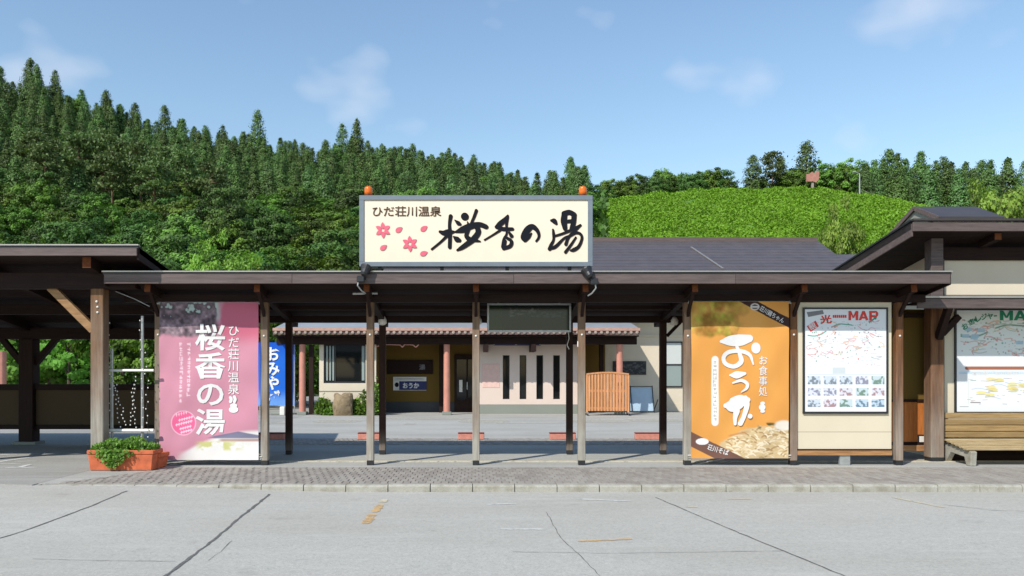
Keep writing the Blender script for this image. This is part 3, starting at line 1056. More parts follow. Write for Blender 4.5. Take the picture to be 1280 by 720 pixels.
# ridge rows first so that the skyline is closed
cand = []
for k in range(120):
    cand.append((WX(-20 + k * 6.4, 190) + R_.uniform(-.7, .7), 190 + R_.uniform(-3.5, 3.5), True))
tries = 0
while tries < 16000:
    tries += 1
    y = R_.uniform(57, 186); px = R_.uniform(-40, 735)
    cand.append((WX(px, y), y, False))
for (x, y, ridge) in cand:
    px = px_of(x, y)
    conif = y > (122 if px < 150 else 138 if px < 420 else 122) + R_.uniform(-9, 9)
    d = (3.5 if conif else 4.8)
    if ridge: d = 1.2
    if not far_enough(x, y, d): continue
    if px > 455 and px < 735 and y < 112 : continue
    if n_c + n_l >= 440 and conif: continue
    if n_b >= 260 and not conif: continue
    pts.append((x, y))
    z = float(hill_z(x, y)) - 0.2
    if conif:
        zone = 'above the open shelter' if px < 170 else 'between the shelter and the roof sign' if px < 455 else 'above the roof sign'
        hgt = 'on the skyline' if y > 175 else 'high on the slope' if y > 150 else 'halfway up the slope'
        if R_.random() < .10:
            place(R_.choice(broads), (x, y, z - 1), R_.uniform(.6, .8), R_.uniform(0, 6.3), f'leafy tree among conifers {hgt} {zone}', 'tree', f'leafy trees {hgt} {zone}', 1.1); n_b += 1
        elif (px > 480 and R_.random() < .5) or (px <= 480 and R_.random() < .2):
            place(R_.choice(larches), (x, y, z), R_.uniform(.6, .85), R_.uniform(0, 6.3), f'pale green feathery conifer {hgt} {zone}', 'conifer', f'pale conifers {hgt} {zone}'); n_l += 1
        else:
            s = R_.uniform(.50, .76) * (R_.choice((0.94, 1, 1.06)) if ridge else 1)
            place(R_.choice(cedars), (x, y, z), s, R_.uniform(0, 6.3), f'dark green cedar {hgt} {zone}', 'cedar', f'cedars {hgt} {zone}', R_.uniform(.9, 1.1)); n_c += 1
    else:
        zone = 'above the open shelter' if px < 170 else 'between the shelter and the roof sign' if px < 455 else 'behind the roof sign'
        hgt = 'at the foot of' if y < 75 else 'low on' if y < 100 else 'halfway up'
        place(R_.choice(broads), (x, y, z), R_.uniform(.48, .82), R_.uniform(0, 6.3), f'rounded broadleaf tree {hgt} the slope {zone}', 'tree', f'broadleaf trees {hgt} the slope {zone}', R_.uniform(.85, 1.1)); n_b += 1
for (px, y, s) in [(42, 124, .85), (70, 127, .8), (98, 122, .9), (128, 124, .95), (150, 128, .85), (176, 121, .9), (232, 126, .85), (118, 134, .85), (205, 130, .8), (262, 124, .75), (56, 118, .8), (140, 117, .85), (192, 116, .8)]:
    x = WX(px, y)
    place(R_.choice(pines), (x, y, float(hill_z(x, y))), s, R_.uniform(0, 6), 'slender red pine with bare trunk and flat branches on the forested hill', 'pine', 'red pines on the forested hill')
# tall spires of the skyline
for (px, s) in [(38, .80), (322, .92), (428, .82), (446, .86), (133, .74), (206, .76)]:
    x = WX(px, 188)
    place(R_.choice(cedars), (x, 188, float(hill_z(x, 188))), s, R_.uniform(0, 6), 'tall narrow cedar rising above its neighbours on the wooded skyline', 'cedar', 'tall cedars on the skyline', 1.12)
# undergrowth closes the gaps between the trunks
n = 45000
uy = RS.uniform(54, 200, n); ux = (RS.uniform(-60, 760, n) - 595) / 1000 * uy
c = np.stack([ux, uy, hill_z(ux, uy) + RS.rand(n) * 2.2], 1)
v, f, t = leaf_cards(RS, c, np.full(n, .75), 0.3, 1.4)
tag(leaf_obj('undergrowth', v, f, t, M['broad_dark'], origin=(0, 60, 0)), 'dark green undergrowth between the trees of the forested hill', 'undergrowth', kind='stuff')

# fern cover of the open hill
n = 300000
uy = 60 + 96 * RS.rand(n) ** 0.8; ux = 14 + (RS.rand(n)) * (uy * 0.62 - 4)
cl = vnoise(ux / 1.6, uy / 2.2, 9)
hz = hill_z(ux, uy)
c = np.stack([ux, uy, hz + 0.12 + RS.rand(n) * (0.1 + 1.3 * np.clip(cl - .25, 0, 1))], 1)
keep = cl > 0.16
v, f, t = leaf_cards(RS, c[keep], np.full(keep.sum(), .24), 0.4, 1.6, np.clip(.45 * cl[keep] + .75 * vnoise(ux[keep] / 6, uy[keep] / 9, 17) * vnoise(ux[keep] / 2.3, uy[keep] / 3, 23) + .32, 0, 1))
tag(leaf_obj('fern_cover', v, f, t, M['fern'], origin=(40, 60, 0)), 'bright green ferns covering the open round hill', 'ferns', kind='stuff')

# trees along the crest of the open hill
def crest(proto, px, ytop, Y, hp, label, cat, group, w=1.0, sink=0.3):
    x = WX(px, Y); zt = WZ(ytop, Y); z0 = float(hill_z(x, Y)) - sink
    h = zt - z0; s = h / hp
    o = place(proto, (x, Y, z0), s, R_.uniform(0, 6), label, cat, group)
    o.scale = (s * w, s * w, s)
    return o
G1 = 'low trees behind the crest of the open hill'
for k in range(26):
    px = 738 + k * 8.0 + R_.uniform(-2, 2)
    yt = np.interp(px, [738, 790, 830, 870, 905, 925, 960], [231, 228, 216, 213, 218, 238, 232]) + R_.uniform(-2, 4)
    crest(R_.choice(broads), px, yt, 163 + R_.uniform(-3, 6), 10.6, 'low dark tree in the band behind the crest of the open hill', 'tree', G1, 0.95, 1.0)
crest(cedars[0], 941, 194, 160, 15.5, 'narrow dark conifer standing alone at the start of the crest row', 'conifer', None, 1.25)
crest(pines[1], 966, 190, 161, 15, 'loose spiky pine beside the tallest conifer on the crest', 'pine', None, 1.0)
crest(cedars[3], 976, 196, 163, 15.5, 'short dark conifer between the pine and the tallest conifer on the crest', 'conifer', None, 1.2)
crest(cedars[1], 1008, 177, 162, 15.5, 'tallest conifer on the crest, standing behind the red figure sign', 'conifer', None, 1.3)
G2 = 'trees in the row along the crest'
for k, (px, yt, kind) in enumerate([(990, 212, 'b'), (1000, 214, 'b'), (1022, 214, 'b'), (1036, 207, 'b'), (1048, 210, 'b'), (1060, 208, 'b'), (1072, 205, 'b'), (955, 220, 'b'), (1028, 220, 'b'), (1053, 221, 'b')]):
    crest(R_.choice(broads), px, yt, 160 + (k % 3) * 3, 10.4, 'round dark green tree in the crest row beside the red figure sign', 'tree', 'round trees in the crest row', 0.85, 1.0)
for k, (px, yt) in enumerate([(1083, 200), (1094, 198), (1104, 204), (1112, 193), (1122, 197), (1131, 191), (1140, 203), (1150, 196), (1160, 199), (1170, 206), (1180, 202), (1189, 209), (1198, 204), (1207, 208), (1217, 203), (1227, 207), (1238, 206), (1249, 212), (1260, 204), (1270, 212), (1282, 207), (1292, 210), (1100, 218), (1118, 214), (1138, 220), (1166, 222), (1194, 224), (1214, 222), (1244, 224), (1270, 226)]):
    crest((larches + cedars)[R_.randrange(9)], px, yt, 150 + (k % 4) * 3, 14.5, 'mid green conifer in the crest row beyond the lamp post', 'conifer', G2, 1.05, 1.0)

# ------------------------------------------------------------------ main canopy
CAN_SL = 0.145
def can_top(y): return 3.24 - CAN_SL * (y - 13.15)
canopy = empty('entrance_canopy', (0.8, 14.7, 0), 'long low entrance canopy on timber posts with dark brown fascia, across the middle', 'canopy')
CX0, CX1 = -6.14, 7.82
MB().slab(CX0 + .02, CX1 - .02, 13.19, 16.2, can_top(13.19) - .03, can_top(16.2) - .03, 0.10).build('roof', M['roofmetal'], canopy)
roof_c = canopy.children[-1]
MB().slab(CX0, CX1, 13.12, 13.20, 3.262, 3.255, 0.020).build('flashing', M['flashing'], roof_c)
MB().slab(CX0 + .01, CX1 - .01, 13.14, 13.185, 3.236, 3.236, 0.03).build('drip_edge', M['black_metal'], roof_c)
fxs = [CX0 + .03, -3.02, .62, 4.26, CX1 - .03]
for fa, fb in zip(fxs[:-1], fxs[1:]):
    box('fascia', M['fascia'], canopy, fa + .002, fb - .002, 13.13, 13.165, 3.052, 3.205, 0.003)
box('fascia', M['dark_wood_x'], canopy, CX0 + .03, CX1 - .03, 16.2, 16.23, 2.60, 2.80)
for x in (CX0, CX1 - 0.03):
    MB().slab(x, x + 0.03, 13.17, 16.2, can_top(13.17) - .03, can_top(16.2) - .03, 0.17).build('barge_board', M['dark_wood_y'], canopy)
# soffit boards, each its own board
nb = 12
for k in range(nb):
    y0 = 13.2 + k * 0.25; y1 = y0 + 0.242
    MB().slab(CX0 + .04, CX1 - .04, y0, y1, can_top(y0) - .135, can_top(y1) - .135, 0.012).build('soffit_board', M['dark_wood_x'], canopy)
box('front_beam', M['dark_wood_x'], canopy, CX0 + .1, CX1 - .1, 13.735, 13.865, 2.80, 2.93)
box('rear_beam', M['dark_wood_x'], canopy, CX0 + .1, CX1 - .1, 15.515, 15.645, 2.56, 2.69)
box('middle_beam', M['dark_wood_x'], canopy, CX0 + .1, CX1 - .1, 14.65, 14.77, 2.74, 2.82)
for k in range(-3, 5):
    x = k * 1.82
    a, b = Vector((x, 13.30, can_top(13.30) - .225)), Vector((x, 16.15, can_top(16.15) - .235))
    rf = MB().bar(a, b, 0.10, 0.13).build('rafter', M['dark_wood_y'], canopy)
    MB().bar(a - (b - a).normalized() * 0.012, a + (b - a).normalized() * 0.004, 0.096, 0.126).build('end_grain', M['rafter_end'], rf)
    p = MB().box(x - .062, x + .062, 13.738, 13.862, 0.075, 2.80).build('post', M['post_brown'] if k in (3, 4) else M['post'], canopy, 0.008)
    MB().box(x - .058, x + .058, 13.742, 13.858, 0.0, 0.074).build('post_shoe', M['black_metal'], p, 0.004)
    MB().lathe((x, 13.74, 2.22 + .02 * (k % 2)), (0, -1, 0), [(0, .019), (.008, .019), (.016, .012), (.02, .003)], 10).build('bolt_cap', M['white'], p, smooth=True)
    MB().bar((x, 13.80, 2.52), (x, 13.40, 2.955), 0.05, 0.055).build('brace', M['dark_wood_y'], canopy)
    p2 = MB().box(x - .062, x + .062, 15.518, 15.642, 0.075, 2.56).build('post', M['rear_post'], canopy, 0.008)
    MB().box(x - .058, x + .058, 15.522, 15.638, 0.0, 0.074).build('post_shoe', M['black_metal'], p2, 0.004)
    if k == 2: MB().bar((x + .08, 15.58, 2.30), (x + .34, 15.58, 2.57), 0.05, 0.06).build('brace', M['dark_wood_x'], canopy)
# dome lamps on the rear posts
names = {-1: 'beside the sixth post from the planter', 0: '', 1: '', 2: ''}
for k, lab in ((-1, 'small cream dome lamp high on the rear post beneath the roof sign end'), (0, 'small cream dome lamp half hidden behind the middle front post'), (2, 'small cream dome lamp on the rear post nearest the orange banner')):
    x = k * 1.82 + (.03 if k < 2 else .21)
    o = MB().lathe((x - (.02 if k == -1 else 0), 15.47 if k < 2 else 15.56, 2.66 - .0), (0, 0, -1), [(0, .03), (.03, .06), (.09, .085), (.15, .08), (.18, .05), (.19, .01)], 16).build('dome_lamp', M['white'], smooth=True)
    o.location.z = 2.50
    tag(o, lab, 'lamp', 'dome lamps under the canopy')

# hanging rail over the big banners
# ------------------------------------------------------------------ open shelter beside the canopy
SH_SL = 0.163
def sh_top(y): return 3.64 - SH_SL * (y - 12.83)
shelter = empty('open_shelter', (-9.9, 15.5, 0), 'open timber shelter with braced posts and low back wall beside the planter', 'shelter')
SX0, SX1 = -15.5, -5.41
MB().slab(SX0, SX1, 12.86, 18.7, sh_top(12.86) - .03, sh_top(18.7) - .03, 0.10).build('roof', M['roofmetal'], shelter)
rfs = shelter.children[-1]
MB().slab(SX0, SX1 + .01, 12.79, 12.87, sh_top(12.8) + .0, sh_top(12.87), 0.02).build('flashing', M['flashing'], rfs)
MB().slab(SX0, SX1, 12.81, 12.86, sh_top(12.83) - .026, sh_top(12.83) - .026, 0.03).build('drip_edge', M['black_metal'], rfs)
box('fascia', M['fascia'], shelter, SX0, SX1 - .02, 12.80, 12.835, 3.462, 3.585, 0.004)
box('fascia', M['dark_wood_x'], shelter, SX0, SX1 - .02, 18.7, 18.73, 2.38, 2.62)
MB().slab(SX1 - .03, SX1, 12.84, 18.7, sh_top(12.84) - .035, sh_top(18.7) - .035, 0.20).build('barge_board', M['dark_wood_y'], shelter)
for k in range(16):
    y0 = 12.88 + k * 0.36; y1 = y0 + 0.35
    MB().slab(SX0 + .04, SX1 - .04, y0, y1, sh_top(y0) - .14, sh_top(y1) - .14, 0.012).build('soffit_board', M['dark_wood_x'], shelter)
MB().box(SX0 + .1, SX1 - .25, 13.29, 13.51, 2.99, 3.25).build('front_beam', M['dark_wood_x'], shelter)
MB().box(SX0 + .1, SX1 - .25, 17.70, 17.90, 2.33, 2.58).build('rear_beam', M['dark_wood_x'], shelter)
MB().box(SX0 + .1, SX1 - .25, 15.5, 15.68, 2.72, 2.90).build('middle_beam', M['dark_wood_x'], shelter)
for x in (-6.3, -9.94, -13.58):
    p = MB().box(x - .108, x + .108, 13.292, 13.508, 0.06, 2.99).build('post', M['post_brown'] if x < -7 else M['post'], shelter, 0.012)
    MB().box(x - .10, x + .10, 13.3, 13.5, 0, 0.06).build('post_shoe', M['black_metal'], p)
    for z in (2.77, 2.68, 2.59):
        MB().lathe((x + .015 * (z < 2.7), 13.295, z), (0, -1, 0), [(0, .02), (.012, .02), (.02, .012), (.024, .003)], 10).build('bolt_cap', M['white'], p, smooth=True)
    MB().bar((x - .1, 13.40, 2.30), (x - .82, 13.40, 3.02), 0.10, 0.13).build('brace', M['brace'], shelter)
    if x < -7: MB().bar((x + .1, 13.40, 2.30), (x + .82, 13.40, 3.02), 0.10, 0.13).build('brace', M['brace'], shelter)
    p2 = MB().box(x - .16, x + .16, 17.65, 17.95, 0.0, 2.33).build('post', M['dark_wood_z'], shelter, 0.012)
    for sg in (-1, 1):
        MB().bar((x + sg * .14, 17.80, 1.78), (x + sg * .62, 17.80, 2.36), 0.12, 0.12).build('brace', M['dark_wood_x'], shelter)
    MB().slab(x - .07, x + .07, 12.95, 18.6, sh_top(12.95) - .155, sh_top(18.6) - .155, 0.18).build('rafter', M['dark_wood_y'], shelter)
    MB().box(x - .068, x + .068, 12.940, 12.949, sh_top(12.95) - .333, sh_top(12.95) - .158).build('end_grain', M['rafter_end'], shelter.children[-1])
for (x, fr) in ((-8.12, 1), (-11.76, 0)):
    rf = MB().slab(x - .06, x + .06, 12.95, 18.6, sh_top(12.95) - .155, sh_top(18.6) - .155, 0.15).build('rafter', M['dark_wood_y'], shelter)
    box('end_grain', M['rafter_end'], rf, x - .058, x + .058, 12.94, 12.949, sh_top(12.95) - .30, sh_top(12.95) - .158)
# low back wall of the shelter
for (x0, x1) in ((-13.42, -10.1), (-9.78, -6.46)):
    box('wall_panel', M['shelter_panel'], shelter, x0, x1, 17.78, 17.82, 0.43, 1.20)
    box('top_rail', M['dark_wood_x'], shelter, x0, x1, 17.72, 17.88, 1.201, 1.33)
    box('bottom_rail', M['dark_wood_x'], shelter, x0, x1, 17.74, 17.86, 0.33, 0.429)
box('post_footing', M['plinth'], shelter, -10.2, -9.7, 17.6, 18.0, 0, 0.06)

# ------------------------------------------------------------------ annexe with the bench
AN_SL = 0.16
def an_top(y): return 4.22 - AN_SL * (y - 13.82)
annexe = empty('timber_annexe', (10.9, 16.5, 0), 'cream walled timber building with high lean-to roof behind the bench', 'building')
AX0, AX1 = 7.53, 15.5
MB().slab(AX0, AX1, 13.85, 19.8, an_top(13.85) - .03, an_top(19.8) - .03, 0.12).build('roof', M['roofmetal'], annexe)
rfa = annexe.children[-1]
MB().slab(AX0, AX1, 13.77, 13.86, 4.245, 4.235, 0.035).build('flashing', M['roofmetal'], rfa)
box('fascia', M['fascia'], annexe, AX0 + .01, AX1, 13.80, 13.835, 4.03, 4.185, 0.004)
MB().slab(AX0, AX0 + .03, 13.84, 19.8, an_top(13.84) - .05, an_top(19.8) - .05, 0.22).build('barge_board', M['fascia'], annexe)
MB().slab(AX0 - .03, AX0 + .05, 13.80, 19.8, an_top(13.8) + .012, an_top(19.8) + .012, 0.03).build('verge_flashing', M['black_metal'], rfa)
for k in range(17):
    y0 = 13.86 + k * 0.35; y1 = y0 + 0.342
    MB().slab(AX0 + .04, AX1, y0, y1, an_top(y0) - .16, an_top(y1) - .16, 0.012).build('soffit_board', M['dark_wood_x'], annexe)
AWX, AWY = 8.62, 14.50
# corner post and upper wall
cp = MB().box(8.10, 8.34, 14.24, 14.48, 0.07, 2.90).build('corner_post', M['post_brown'], annexe, 0.012)
MB().box(8.11, 8.33, 14.25, 14.475, 2.901, 4.0).build('upper_post', M['fascia'], annexe, 0.01)
MB().box(8.11, 8.33, 14.25, 14.47, 0, 0.069).build('post_shoe', M['black_metal'], cp)
box('wall', M['cream'], annexe, 8.341, AX1, AWY, AWY + .15, 2.70, 3.62)
box('header_beam', M['dark_wood_x'], annexe, 8.341, AX1, AWY - .06, AWY + .12, 3.622, 3.85)
box('wall', M['cream_board'], annexe, 8.341, AX1, AWY + .02, AWY + .15, 0.30, 2.70)
box('sill_beam', M['dark_wood_x'], annexe, 8.341, AX1, AWY - .02, AWY + .15, 0.0, 0.298)
# side wall, follows the roof
MB().quad8([(AWX, 15.0, .0), (AWX + .12, 15.0, .0), (AWX + .12, 19.4, .0), (AWX, 19.4, .0),
            (AWX, 15.0, an_top(15.0) - .18), (AWX + .12, 15.0, an_top(15.0) - .18), (AWX + .12, 19.4, an_top(19.4) - .18), (AWX, 19.4, an_top(19.4) - .18)]).build('wall', M['cream'], annexe)
MB().box(AWX + .125, AX1, 19.25, 19.4, 0, 3.2).build('wall', M['cream'], annexe)
MB().box(8.345, 8.41, 14.36, 14.49, 0.3, 3.62).build('trim_post', M['fascia'], annexe)
for x in (9.1, 12.74):
    rf = MB().slab(x - .06, x + .06, 13.95, 14.4, an_top(13.95) - .175, an_top(14.4) - .175, 0.12).build('rafter', M['dark_wood_y'], annexe)
    box('end_grain', M['rafter_end'], rf, x - .058, x + .058, 13.94, 13.949, an_top(13.95) - .293, an_top(13.95) - .178)
# pent roof over the bench
PZ = WZ(371, 13.82)
MB().slab(7.61, AX1, 13.84, 14.49, PZ - .02, PZ + .10, 0.05).build('pent_roof', M['roofmetal'], annexe)
pr = annexe.children[-1]
MB().slab(7.58, AX1, 13.79, 13.86, PZ + .01, PZ + .015, 0.03).build('flashing', M['flashing'], pr)
box('pent_fascia', M['fascia'], annexe, 7.62, AX1, 13.81, 13.84, PZ - .20, PZ - .03, 0.004)
box('pent_soffit', M['dark_wood_x'], annexe, 7.64, AX1, 13.845, 14.23, PZ - .12, PZ - .085)
MB().bar((8.22, 14.22, 2.20), (8.22, 13.9, PZ - .16), 0.10, 0.12).build('brace', M['dark_wood_y'], annexe)
MB().bar((8.36, 14.36, 2.28), (8.66, 14.36, 2.60), 0.10, 0.10).build('brace', M['dark_wood_x'], annexe)
# doorway between canopy and annexe
doorway = empty('doorway_porch', (7.8, 15.6, 0), 'dark doorway with orange wood dado between map board and bench', 'doorway')
dY = 14.64
box('back_wall', M['tan'], doorway, 7.2, 8.80, dY + .06, dY + .16, 1.10, 2.75)
box('dado_panel', M['door_wood'], doorway, 7.2, 8.80, dY + .03, dY + .16, 0.32, 1.05)
box('dado_cap', M['dark_wood_x'], doorway, 7.2, 8.80, dY + .01, dY + .16, 1.052, 1.098)
box('skirting', M['dark_wood_x'], doorway, 7.2, 8.80, dY + .01, dY + .16, 0.262, 0.318)
box('step', M['rail_wood'], doorway, 7.2, 8.80, dY - .05, dY + .16, 0.16, 0.26)
box('ceiling', M['dark_wood_y'], doorway, 7.262, 8.33, 14.5, dY + .05, 2.60, 2.66)
ou = box('wall_socket', M['white'], None, WX(1150, dY), WX(1159, dY), dY + .012, dY + .028, WZ(553, dY) - .02, WZ(544, dY) - .02, 0.004)
tag(ou, 'white square socket in dark frame low on the orange wood dado', 'socket')
box('socket_frame', M['black_metal'], ou, WX(1148, dY), WX(1161, dY), dY + .021, dY + .0295, WZ(555, dY) - .02, WZ(542, dY) - .02, 0.003)

# small gabled roof behind the annexe
gab = empty('gabled_outbuilding', (15.5, 24, 0), 'small gabled roof with grey end wall rising behind the annexe roof', 'building')
gx0, gx1, gy, gz = 13.15, 15.0, 24.0, 6.56
for (ya, za, yb, zb) in ((22.7, gz - .55, gy, gz), (gy, gz, 25.4, gz - .55)):
    MB().slab(gx0, gx1, ya, yb, za, zb, 0.07).build('roof_slope', M['roofmetal'], gab)
MB().poly([(gx0 + .05, 22.85, gz - .58), (gx0 + .05, gy, gz - .09), (gx0 + .05, 25.25, gz - .58)], (.08, 0, 0)).build('gable_wall', M['plinth'], gab)
MB().box(gx0 + .15, gx1 - .1, 22.9, 25.2, 0, gz - .6).build('wall', M['cream'], gab)
MB().bar((gx0 - .02, 22.7, gz - .60), (gx0 - .02, gy, gz - .05), .03, .12).build('barge_board', M['fascia'], gab)
MB().bar((gx0 - .02, gy, gz - .05), (gx0 - .02, 25.4, gz - .60), .03, .12).build('barge_board', M['fascia'], gab)

# bench
bench = empty('wooden_bench', (9.7, 14.2, 0), 'low slatted wooden bench beneath the green titled map', 'bench')
for k in range(4):
    z0 = 0.425 + k * 0.113
    MB().slab(8.37, 12.0, 14.36 + .0, 14.405, z0 + .102, z0 + .102, .102).build('back_slat', M['bench_wood'], bench, 0.006)
for k in range(6):
    y0 = 13.64 + k * 0.118
    box('seat_slat', M['bench_seat'], bench, 8.37, 12.0, y0, y0 + .110, 0.262 + k * .021, 0.30 + k * .021, 0.006)
for x in (8.42, 10.2, 11.9):
    MB().poly([(x, 13.62, 0), (x, 13.74, 0), (x, 13.80, .14), (x, 14.20, .18), (x, 14.34, 0), (x, 14.42, 0), (x, 14.42, .34), (x, 13.66, .255), (x, 13.60, .24)], (.10, 0, 0)).build('leg', M['kerb'], bench, 0.006)
    box('back_upright', M['dark_wood_z'], bench, x + .01, x + .08, 14.421, 14.45, 0.1, 0.86)

# ------------------------------------------------------------------ roof sign
SY = 14.0
sx0, sx1, sz0, sz1 = WX(449, SY), WX(741, SY), WZ(333, SY), WZ(244, SY)
sign = empty('roof_sign', ((sx0 + sx1) / 2, SY, sz0), 'long cream billboard with brush calligraphy and pink blossoms on canopy roof', 'sign')
fw = 0.085
box('cabinet', M['grey_metal'], sign, sx0 + .02, sx1 - .02, SY + .03, SY + .30, sz0 + .02, sz1 - .02)
box('frame', M['grey_metal'], sign, sx0, sx1, SY, SY + .31, sz1 - fw, sz1, .004)
box('frame', M['grey_metal'], sign, sx0, sx1, SY, SY + .31, sz0, sz0 + fw * .95, .004)
box('frame', M['grey_metal'], sign, sx0, sx0 + fw, SY + .001, SY + .309, sz0 + fw * .95, sz1 - fw, .004)
box('frame', M['grey_metal'], sign, sx1 - fw, sx1, SY + .001, SY + .309, sz0 + fw * .95, sz1 - fw, .004)
box('face_panel', M['cream_sign'], sign, sx0 + fw, sx1 - fw, SY + .02, SY + .03, sz0 + fw * .95, sz1 - fw)
for x in (-1.7, -.6, .55, 1.65):
    MB().box(x - .03, x + .03, SY + .08, SY + .16, can_top(SY + .1) - .06, sz0).build('leg', M['black_metal'], sign)
box('base_rail', M['dark_wood_x'], sign, -1.85, 1.75, SY + .05, SY + .19, can_top(SY) + .02, can_top(SY) + .09)
face = SY + .018
def cv2(u, v): return WX(535 + u / 9.6, SY), WZ(250 + v / 9.6, SY), SY / F / 9.6
def cv3(u, v): return WX(610 + u / 9.481, SY), WZ(250 + v / 9.481, SY), SY / F / 9.481
sakura = [[(270, 190, 46), (256, 290, 36), (262, 400, 44), (258, 565, 42)], [(143, 378, 34), (185, 393, 58), (245, 385, 72), (312, 378, 24)],
          [(228, 425, 34), (150, 500, 26), (42, 588, 22)], [(306, 437, 18), (345, 468, 66), (372, 480, 48)], [(440, 195, 46, 46)],
          [(322, 240, 14), (362, 275, 50), (380, 285, 36)], [(578, 122, 36), (550, 200, 32), (512, 285, 26)],
          [(330, 380, 22), (420, 350, 78), (520, 308, 72), (620, 292, 58), (695, 318, 54)], [(473, 258, 12), (486, 330, 40), (458, 425, 48), (505, 478, 64)],
          [(586, 320, 62), (600, 385, 64), (548, 460, 66), (470, 522, 58), (400, 570, 46), (346, 600, 18)], [(545, 478, 44), (622, 492, 16)]]
kaori = [[(958, 182, 22), (925, 230, 52), (862, 285, 62), (820, 322, 40)], [(822, 320, 46), (900, 345, 48), (1012, 345, 38)],
         [(950, 200, 40), (940, 300, 30), (942, 400, 24), (908, 470, 30), (898, 560, 44)], [(945, 452, 34), (998, 490, 40), (985, 548, 44), (905, 578, 42)],
         [(925, 488, 34), (918, 530, 34)], [(862, 362, 26), (770, 420, 19), (676, 476, 17)], [(975, 388, 28), (1000, 428, 46)]]
no = [[(430, 484, 24), (424, 438, 76), (466, 352, 78), (520, 312, 62), (572, 345, 50), (600, 400, 36), (598, 445, 28), (570, 485, 22)], [(516, 390, 12), (482, 430, 44), (436, 468, 56)]]
yu = [[(750, 240, 28), (782, 246, 60), (806, 275, 34)], [(770, 348, 22), (776, 400, 32), (775, 470, 28), (746, 530, 36), (728, 578, 42)],
      [(730, 575, 30), (800, 548, 38), (895, 455, 26), (945, 430, 30)], [(905, 170, 66), (898, 250, 72), (912, 335, 52)],
      [(900, 158, 60), (962, 143, 58), (1020, 170, 58)], [(1020, 175, 58), (1010, 270, 58), (988, 340, 46)], [(925, 252, 40), (990, 246, 40)],
      [(780, 426, 24), (880, 396, 26), (1000, 345, 32), (1096, 294, 24)], [(1092, 298, 24), (1020, 370, 30), (952, 440, 32), (920, 522, 36)],
      [(955, 432, 26), (1040, 386, 30), (1098, 404, 32), (1110, 460, 30), (1072, 548, 34), (1012, 588, 40), (975, 596, 16)], [(1040, 440, 20), (980, 530, 27), (915, 616, 32)]]
for nm, st, cv in (('sakura', sakura, cv2), ('kaori', kaori, cv2), ('no', no, cv3), ('yu', yu, cv3)):
    sh = brush(st, lambda u, v, cv=cv: (cv(u, v)[0] + .012, cv(u, v)[1] - .012, cv(u, v)[2]), face, M['ink_brown'], sign, 'letter_shadow_edge', step=0.0003)  # brown copy set right and below paints the characters' shadow edge
    brush(st, cv, face - .006, M['ink'], sign, 'brush_character', step=0.0006)
lettering('ひだ荘川温泉', (WX(465.5, SY), WX(551.5, SY), WZ(270.5, SY), WZ(257.5, SY)), face, M['ink_brown'], sign, bold=0.012, depth=0.008)
def petal(cx, cz, ang, L, W):
    m = MB(); P = []
    for k in range(13):
        t = k / 12; w = W * math.sin(math.pi * t ** 0.8) ** 0.8 * .5
        P.append((t, w))
    out = [(t * L, w) for t, w in P] + [(t * L, -w) for t, w in P[::-1][1:-1]]
    return [(cx + a * math.cos(ang) - b * math.sin(ang), face, cz + a * math.sin(ang) + b * math.cos(ang)) for a, b in out]
for (fx, fz) in ((440 + 264 / 6.857, 235 + 360 / 6.857), (440 + 495 / 6.857, 235 + 477 / 6.857)):
    m = MB()
    for k in range(6):
        a = math.radians(92 + 60 * k)
        cx, cz = WX(fx, SY) + .025 * math.cos(a), WZ(fz, SY) + .025 * math.sin(a)
        m.poly(petal(cx, cz, a, .115, .070), (0, -.012, 0))
    m.build('blossom', M['petal'], sign)
for (u, v, a) in ((403, 355, 35), (617, 345, 35), (270, 508, 35), (612, 552, 22)):
    m = MB(); m.poly(petal(WX(440 + u / 6.857, SY) - .06, WZ(235 + v / 6.857, SY) - .04, math.radians(a), .14, .085), (0, -.012, 0)); m.build('petal', M['petal'], sign)
# beacons and floodlights
for px, lab in ((460.5, 'amber beacon lamp on the roof sign above the blossoms'), (728.5, 'amber beacon lamp on the roof sign above the last character')):
    x = WX(px, SY + .15)
    b = empty('beacon_lamp', (x, SY + .15, sz1), lab, 'beacon', 'amber beacons on the roof sign')
    MB().lathe((x, SY + .15, sz1), (0, 0, 1), [(0, .075), (.03, .075), (.032, .06)], 16).build('base', M['black_metal'], b)
    MB().lathe((x, SY + .15, sz1 + .032), (0, 0, 1), [(0, .068), (.06, .07), (.12, .068), (.145, .055), (.155, .02)], 18).build('dome', M['amber'], b, smooth=True)
for px, py, lab, sg in ((455, 340, 'black floodlight clamped to the canopy edge under the blossom end of sign', 1), (737, 343, 'black floodlight clamped to the canopy edge under the last character of sign', -1)):
    Yf = 13.02; x, z = WX(px, Yf), WZ(py, Yf)
    fl = empty('floodlight', (x, Yf, z), lab, 'floodlight', 'floodlights aimed at the roof sign')
    d = Vector((-.25 * sg * -1 if sg > 0 else -.35, .45, .8)).normalized()
    c0 = Vector((x, Yf, z - .02))
    MB().lathe(c0 - d * .04, d, [(0, .035), (.03, .06), (.09, .068), (.15, .095), (.17, .098), (.171, .085)], 14).build('lamp_head', M['black_metal'], fl)
    MB().lathe(c0 + d * .132, d, [(0, .08), (.002, .078)], 14).build('lens', M['glass'], fl)
    MB().box(x - .07 * sg - .05, x - .07 * sg + .07, Yf + .0, Yf + .10, z - .16, z - .06).build('ballast_box', M['black_metal'], fl, .01)
    MB().bar((x, Yf + .03, z - .05), (x, 13.14, 3.12), .04, .02).build('bracket', M['black_metal'], fl)
    MB().tube([(x - .09 * sg, Yf + .05, z - .1), (x - .11 * sg, Yf + .04, z - .22), (x - .05 * sg, Yf + .1, z - .30), (x, 13.2, z - .33)], .012).build('cable', M['galv'], fl)

